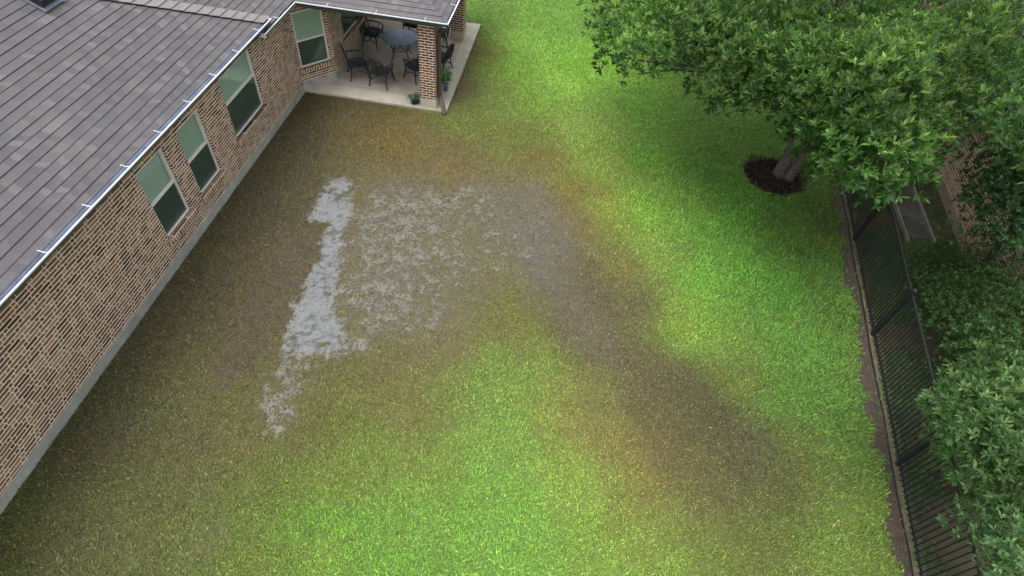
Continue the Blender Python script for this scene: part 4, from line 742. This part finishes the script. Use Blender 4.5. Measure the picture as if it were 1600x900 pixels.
plant('low_bush', (10.1, 9.8, 0), 'broad low bush with fine dark leaves behind the fence', 'bush', [(x, y, z*1.15, R*1.6) for x, y, z, R in BLOB_S_BUSH], 400, .075, .022, 8,
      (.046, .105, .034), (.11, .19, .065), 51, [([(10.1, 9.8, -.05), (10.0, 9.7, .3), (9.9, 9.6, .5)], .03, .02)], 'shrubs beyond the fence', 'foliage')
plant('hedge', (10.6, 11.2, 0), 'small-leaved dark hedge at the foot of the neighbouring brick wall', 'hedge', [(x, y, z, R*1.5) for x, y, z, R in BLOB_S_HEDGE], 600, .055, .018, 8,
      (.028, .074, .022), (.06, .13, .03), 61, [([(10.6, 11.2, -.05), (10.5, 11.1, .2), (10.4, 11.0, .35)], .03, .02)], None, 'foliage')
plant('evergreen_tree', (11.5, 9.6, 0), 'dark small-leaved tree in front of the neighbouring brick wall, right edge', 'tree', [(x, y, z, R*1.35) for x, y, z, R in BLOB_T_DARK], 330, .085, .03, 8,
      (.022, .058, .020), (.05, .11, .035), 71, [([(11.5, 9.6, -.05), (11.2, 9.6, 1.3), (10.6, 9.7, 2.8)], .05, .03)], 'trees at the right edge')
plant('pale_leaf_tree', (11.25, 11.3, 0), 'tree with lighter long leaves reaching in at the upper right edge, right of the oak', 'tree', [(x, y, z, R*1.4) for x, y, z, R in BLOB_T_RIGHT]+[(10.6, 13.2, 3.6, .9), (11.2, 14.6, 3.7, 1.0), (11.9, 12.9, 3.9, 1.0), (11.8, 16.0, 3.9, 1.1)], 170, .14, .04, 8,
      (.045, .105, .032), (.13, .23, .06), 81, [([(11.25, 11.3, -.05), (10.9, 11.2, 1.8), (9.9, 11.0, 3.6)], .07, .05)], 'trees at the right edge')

# ------------------------------------------------------------------ mulch bed
m_ = MB(); m_.lathe((6.62, 14.4, 0), [(1.0, -.02), (.9, .03), (.6, .07), (.3, .09), (.01, .095)], 30)
t = NT('mulch soil'); n_ = t.noise(28, 5, .7, t.pos()); t.set(color=t.ramp(n_.outputs[0], [(.3, lin(18, 14, 13)), (.7, lin(52, 42, 38))]), rough=.95, spec=.2); t.bump(n_.outputs[0], 1, .04); M_mulch = t.m
N = 4600; a = rng.random(N)*6.283; rr_ = .95*np.sqrt(rng.random(N))*(1+(rng.random(N) < .09)*rng.random(N)*.25); wob = 1+.1*np.sin(a*3+1)+.06*np.sin(a*7); x = 6.62+np.cos(a)*rr_*wob; y = 14.4+np.sin(a)*rr_*wob; z = .035+.07*np.maximum(1-rr_, 0)
o = m_.build('mulch_bed', M_mulch, None, True)
cols = np.array([.022, .017, .015])*np.exp(rng.normal(0, .5, (N, 1))); br_ = rng.random(N) < .09; cols[br_] = np.array([.11, .075, .045])
dirs = rng.normal(0, 1, (N, 3)); dirs[:, 2] = abs(dirs[:, 2])*.3
V_, F_, c_ = leaf_geo(np.stack([x, y, z], -1), dirs, .09, .022, 1, cols, spread=(1.2, 1.7), seed=9, droop=.05)
tag(o, 'round bed of dark wood mulch at the foot of the forked oak trunk', 'mulch bed', kind='stuff')
q = fast_mesh('wood_chips', V_, F_, M_grass, {'col': c_}, parent=o)
# a few fallen leaves
N = 170; x = np.concatenate([rng.uniform(-7, 8, N//2), rng.normal(6.5, 1.6, N-N//2)]); y = np.concatenate([rng.uniform(2, 20, N//2), rng.normal(14.2, 1.6, N-N//2)]); k_ = x < FX(y)-.1; x, y = x[k_], y[k_]
k_ = ~((x < -3.3) & (y > 14.6)) ; x, y = x[k_], y[k_]; n = len(x); cl = np.array([[.20, .14, .06], [.24, .19, .09], [.15, .09, .05], [.10, .06, .035]])[rng.integers(0, 4, n)]
V_, F_, c_ = leaf_geo(np.stack([x, y, height(x, y)+.045], -1), np.tile([0, 0, 1.], (n, 1)), .075, .035, 1, cl, spread=(1.3, 1.7), seed=77, droop=0)
tag(fast_mesh('fallen_leaves', V_, F_, M_grass, {'col': c_}), 'small dry leaves scattered over the lawn and round the oak', 'fallen leaves', kind='stuff')
# ------------------------------------------------------------------ fence
fence = empty('metal_fence', (FX(8.8), 8.8, 0), 'black metal picket fence running along the right side of the lawn', 'fence')
fd_ = Vector((.124, 1, 0)).normalized(); FP = lambda y, z: Vector((FX(y), y, z)); fz = lambda y: 1.42+.02*(y-3.5)
posts = [-.9, 2.35, 5.62, 8.86, 12.12, 15.4, 18.6, 21.8]
ang = math.atan2(1, .124)-math.pi/2
for i, py in enumerate(posts):
    m_ = MB(); m_.box(FP(py, fz(py)/2+.0), (.075, .075, fz(py)+.1), rz=ang); po = m_.build('post', M_blackm, fence)
    c_ = MB(); c_.box(FP(py, fz(py)+.06), (.095, .095, .02), rz=ang); c_.lathe(FP(py, fz(py)+.07), [(.045, 0), (.04, .03), (.001, .05)], 8); c_.build('post_cap', M_blackm, po)
for a_, b_ in zip(posts, posts[1:]):
    for zz, hh in ((-1, .04), (1, .045)):
        z0, z1 = (.12, .12) if zz < 0 else (fz(a_)-.03, fz(b_)-.03)
        m_ = MB(); m_.bar(FP(a_+.04, z0), FP(b_-.04, z1), .035, hh); m_.build('rail', M_blackm, fence)
    m_ = MB(); y = a_+.12
    while y < b_-.06:
        m_.box(FP(y, (fz(y)-.05+.03)/2), (.018, .018, fz(y)-.08), rz=ang); y += .112
    m_.build('picket_panel', M_blackm, fence)
# thin cable along the fence foot, tied to the posts
m_ = MB(); m_.tube([Vector((FX(y)-.105+.012*math.sin(y*2.1), y, .03+.008*math.sin(y*5))) for y in np.arange(-1, 22, .35)], .015, 5)
tag(m_.build('fence_cable', M_blackm), 'thin black cable lying along the foot of the fence', 'cable')
# ------------------------------------------------------------------ neighbouring house
nb = empty('brick_house', (11.3, 12, 0), 'neighbouring light brown brick house wall behind the shrubs on the right', 'house')
NX = lambda y: 11.42+.115*(y-12.55)
m_ = wall_mb((NX(24), 24), (NX(7), 7), .3, 3.0, [], .1); wall_mb((NX(7), 7), (22, 7), .3, 3.0, [], .1, mb=m_); m_.build('wall', M_nbrick, nb)
m_ = MB(); dN = Vector((NX(24)-NX(7), 17, 0)).normalized()
m_.bar(Vector((NX(24)+.12, 24, .12)), Vector((NX(7)+.12, 7, .12)), .3, .36); m_.build('foundation', concrete('neighbour foundation', lin(120, 108, 92), lin(150, 136, 118)), nb)
m_ = MB(); e = Vector((dN.x, dN.y, 0)); upv = Vector((dN.y, -dN.x, PT))
shingle_plane(m_, (NX(7)-.35, 7, 3.0), e, upv, [(-.5, 0), (17.5, 0), (17.5, 5), (-.5, 5)]); m_.build('roof', [M_shingle, M_butt], nb)
# concrete pad with edging boards
M_edge = plain('weathered board', lin(112, 106, 98), .8)
pd_ = empty('concrete_pad', (10.4, 13.1, 0), 'dark concrete pad with two pale edging boards between fence and neighbouring wall', 'pad')
m_ = MB(); m_.face([(9.92, 12.55, .05), (10.62, 12.6, .05), (10.85, 15.5, .05), (10.15, 15.5, .05)]); m_.face([(9.92, 12.55, -.02), (10.62, 12.6, -.02), (10.62, 12.6, .05), (9.92, 12.55, .05)])
m_.build('pad', concrete('dark pad', lin(44, 45, 46), lin(74, 72, 70)), pd_)
for (a_, b_) in (((9.88, 12.3), (10.12, 15.5)), ((10.62, 12.4), (10.87, 15.5))):
    m_ = MB(); m_.bar((*a_, .09), (*b_, .09), .04, .12); m_.build('edging_board', M_edge, pd_)

# ------------------------------------------------------------------ potted plants
def pot(name, loc, label, r, h, L, n, col, hi, mat, up=0):
    root = empty(name, loc, label, 'potted plant'); x, y, z = loc
    m_ = MB(); m_.lathe(loc, [(.001, 0), (r*.72, 0), (r*.95, h*.9), (r*1.06, h*.9), (r*1.06, h), (r*.93, h), (r*.9, h*.88), (.001, h*.86)], 20); m_.build('pot', mat, root, True)
    a = rng.random(n)*6.283; q = np.sqrt(rng.random(n))*r*.9; zz = z+h+rng.random(n)*up
    d = np.stack([np.cos(a)*.7, np.sin(a)*.7, .6+rng.random(n)], -1)
    V_, F_, c_ = leaf_geo(np.stack([x+np.cos(a)*q, y+np.sin(a)*q, zz], -1), d, L, L*.22, 6, np.array(col)*np.exp(rng.normal(0, .3, (n, 1))), seed=int(x*7) % 9+3, droop=.5)
    fast_mesh('leaves', V_, F_, M_leaf, {'col': c_}, parent=root); return root
pot('potted_plant', (-4.42, 15.27, .108), 'small grey-green succulent in a black plastic pot in front of the front column', .135, .2, .13, 26, (.14, .20, .14), None, M_blackm)
pot('potted_plant', (-3.66, 16.25, .108), 'leafy green plant in a pot on the right edge of the patio behind the downspout', .10, .24, .17, 34, (.07, .19, .045), None, M_ttop, .38)
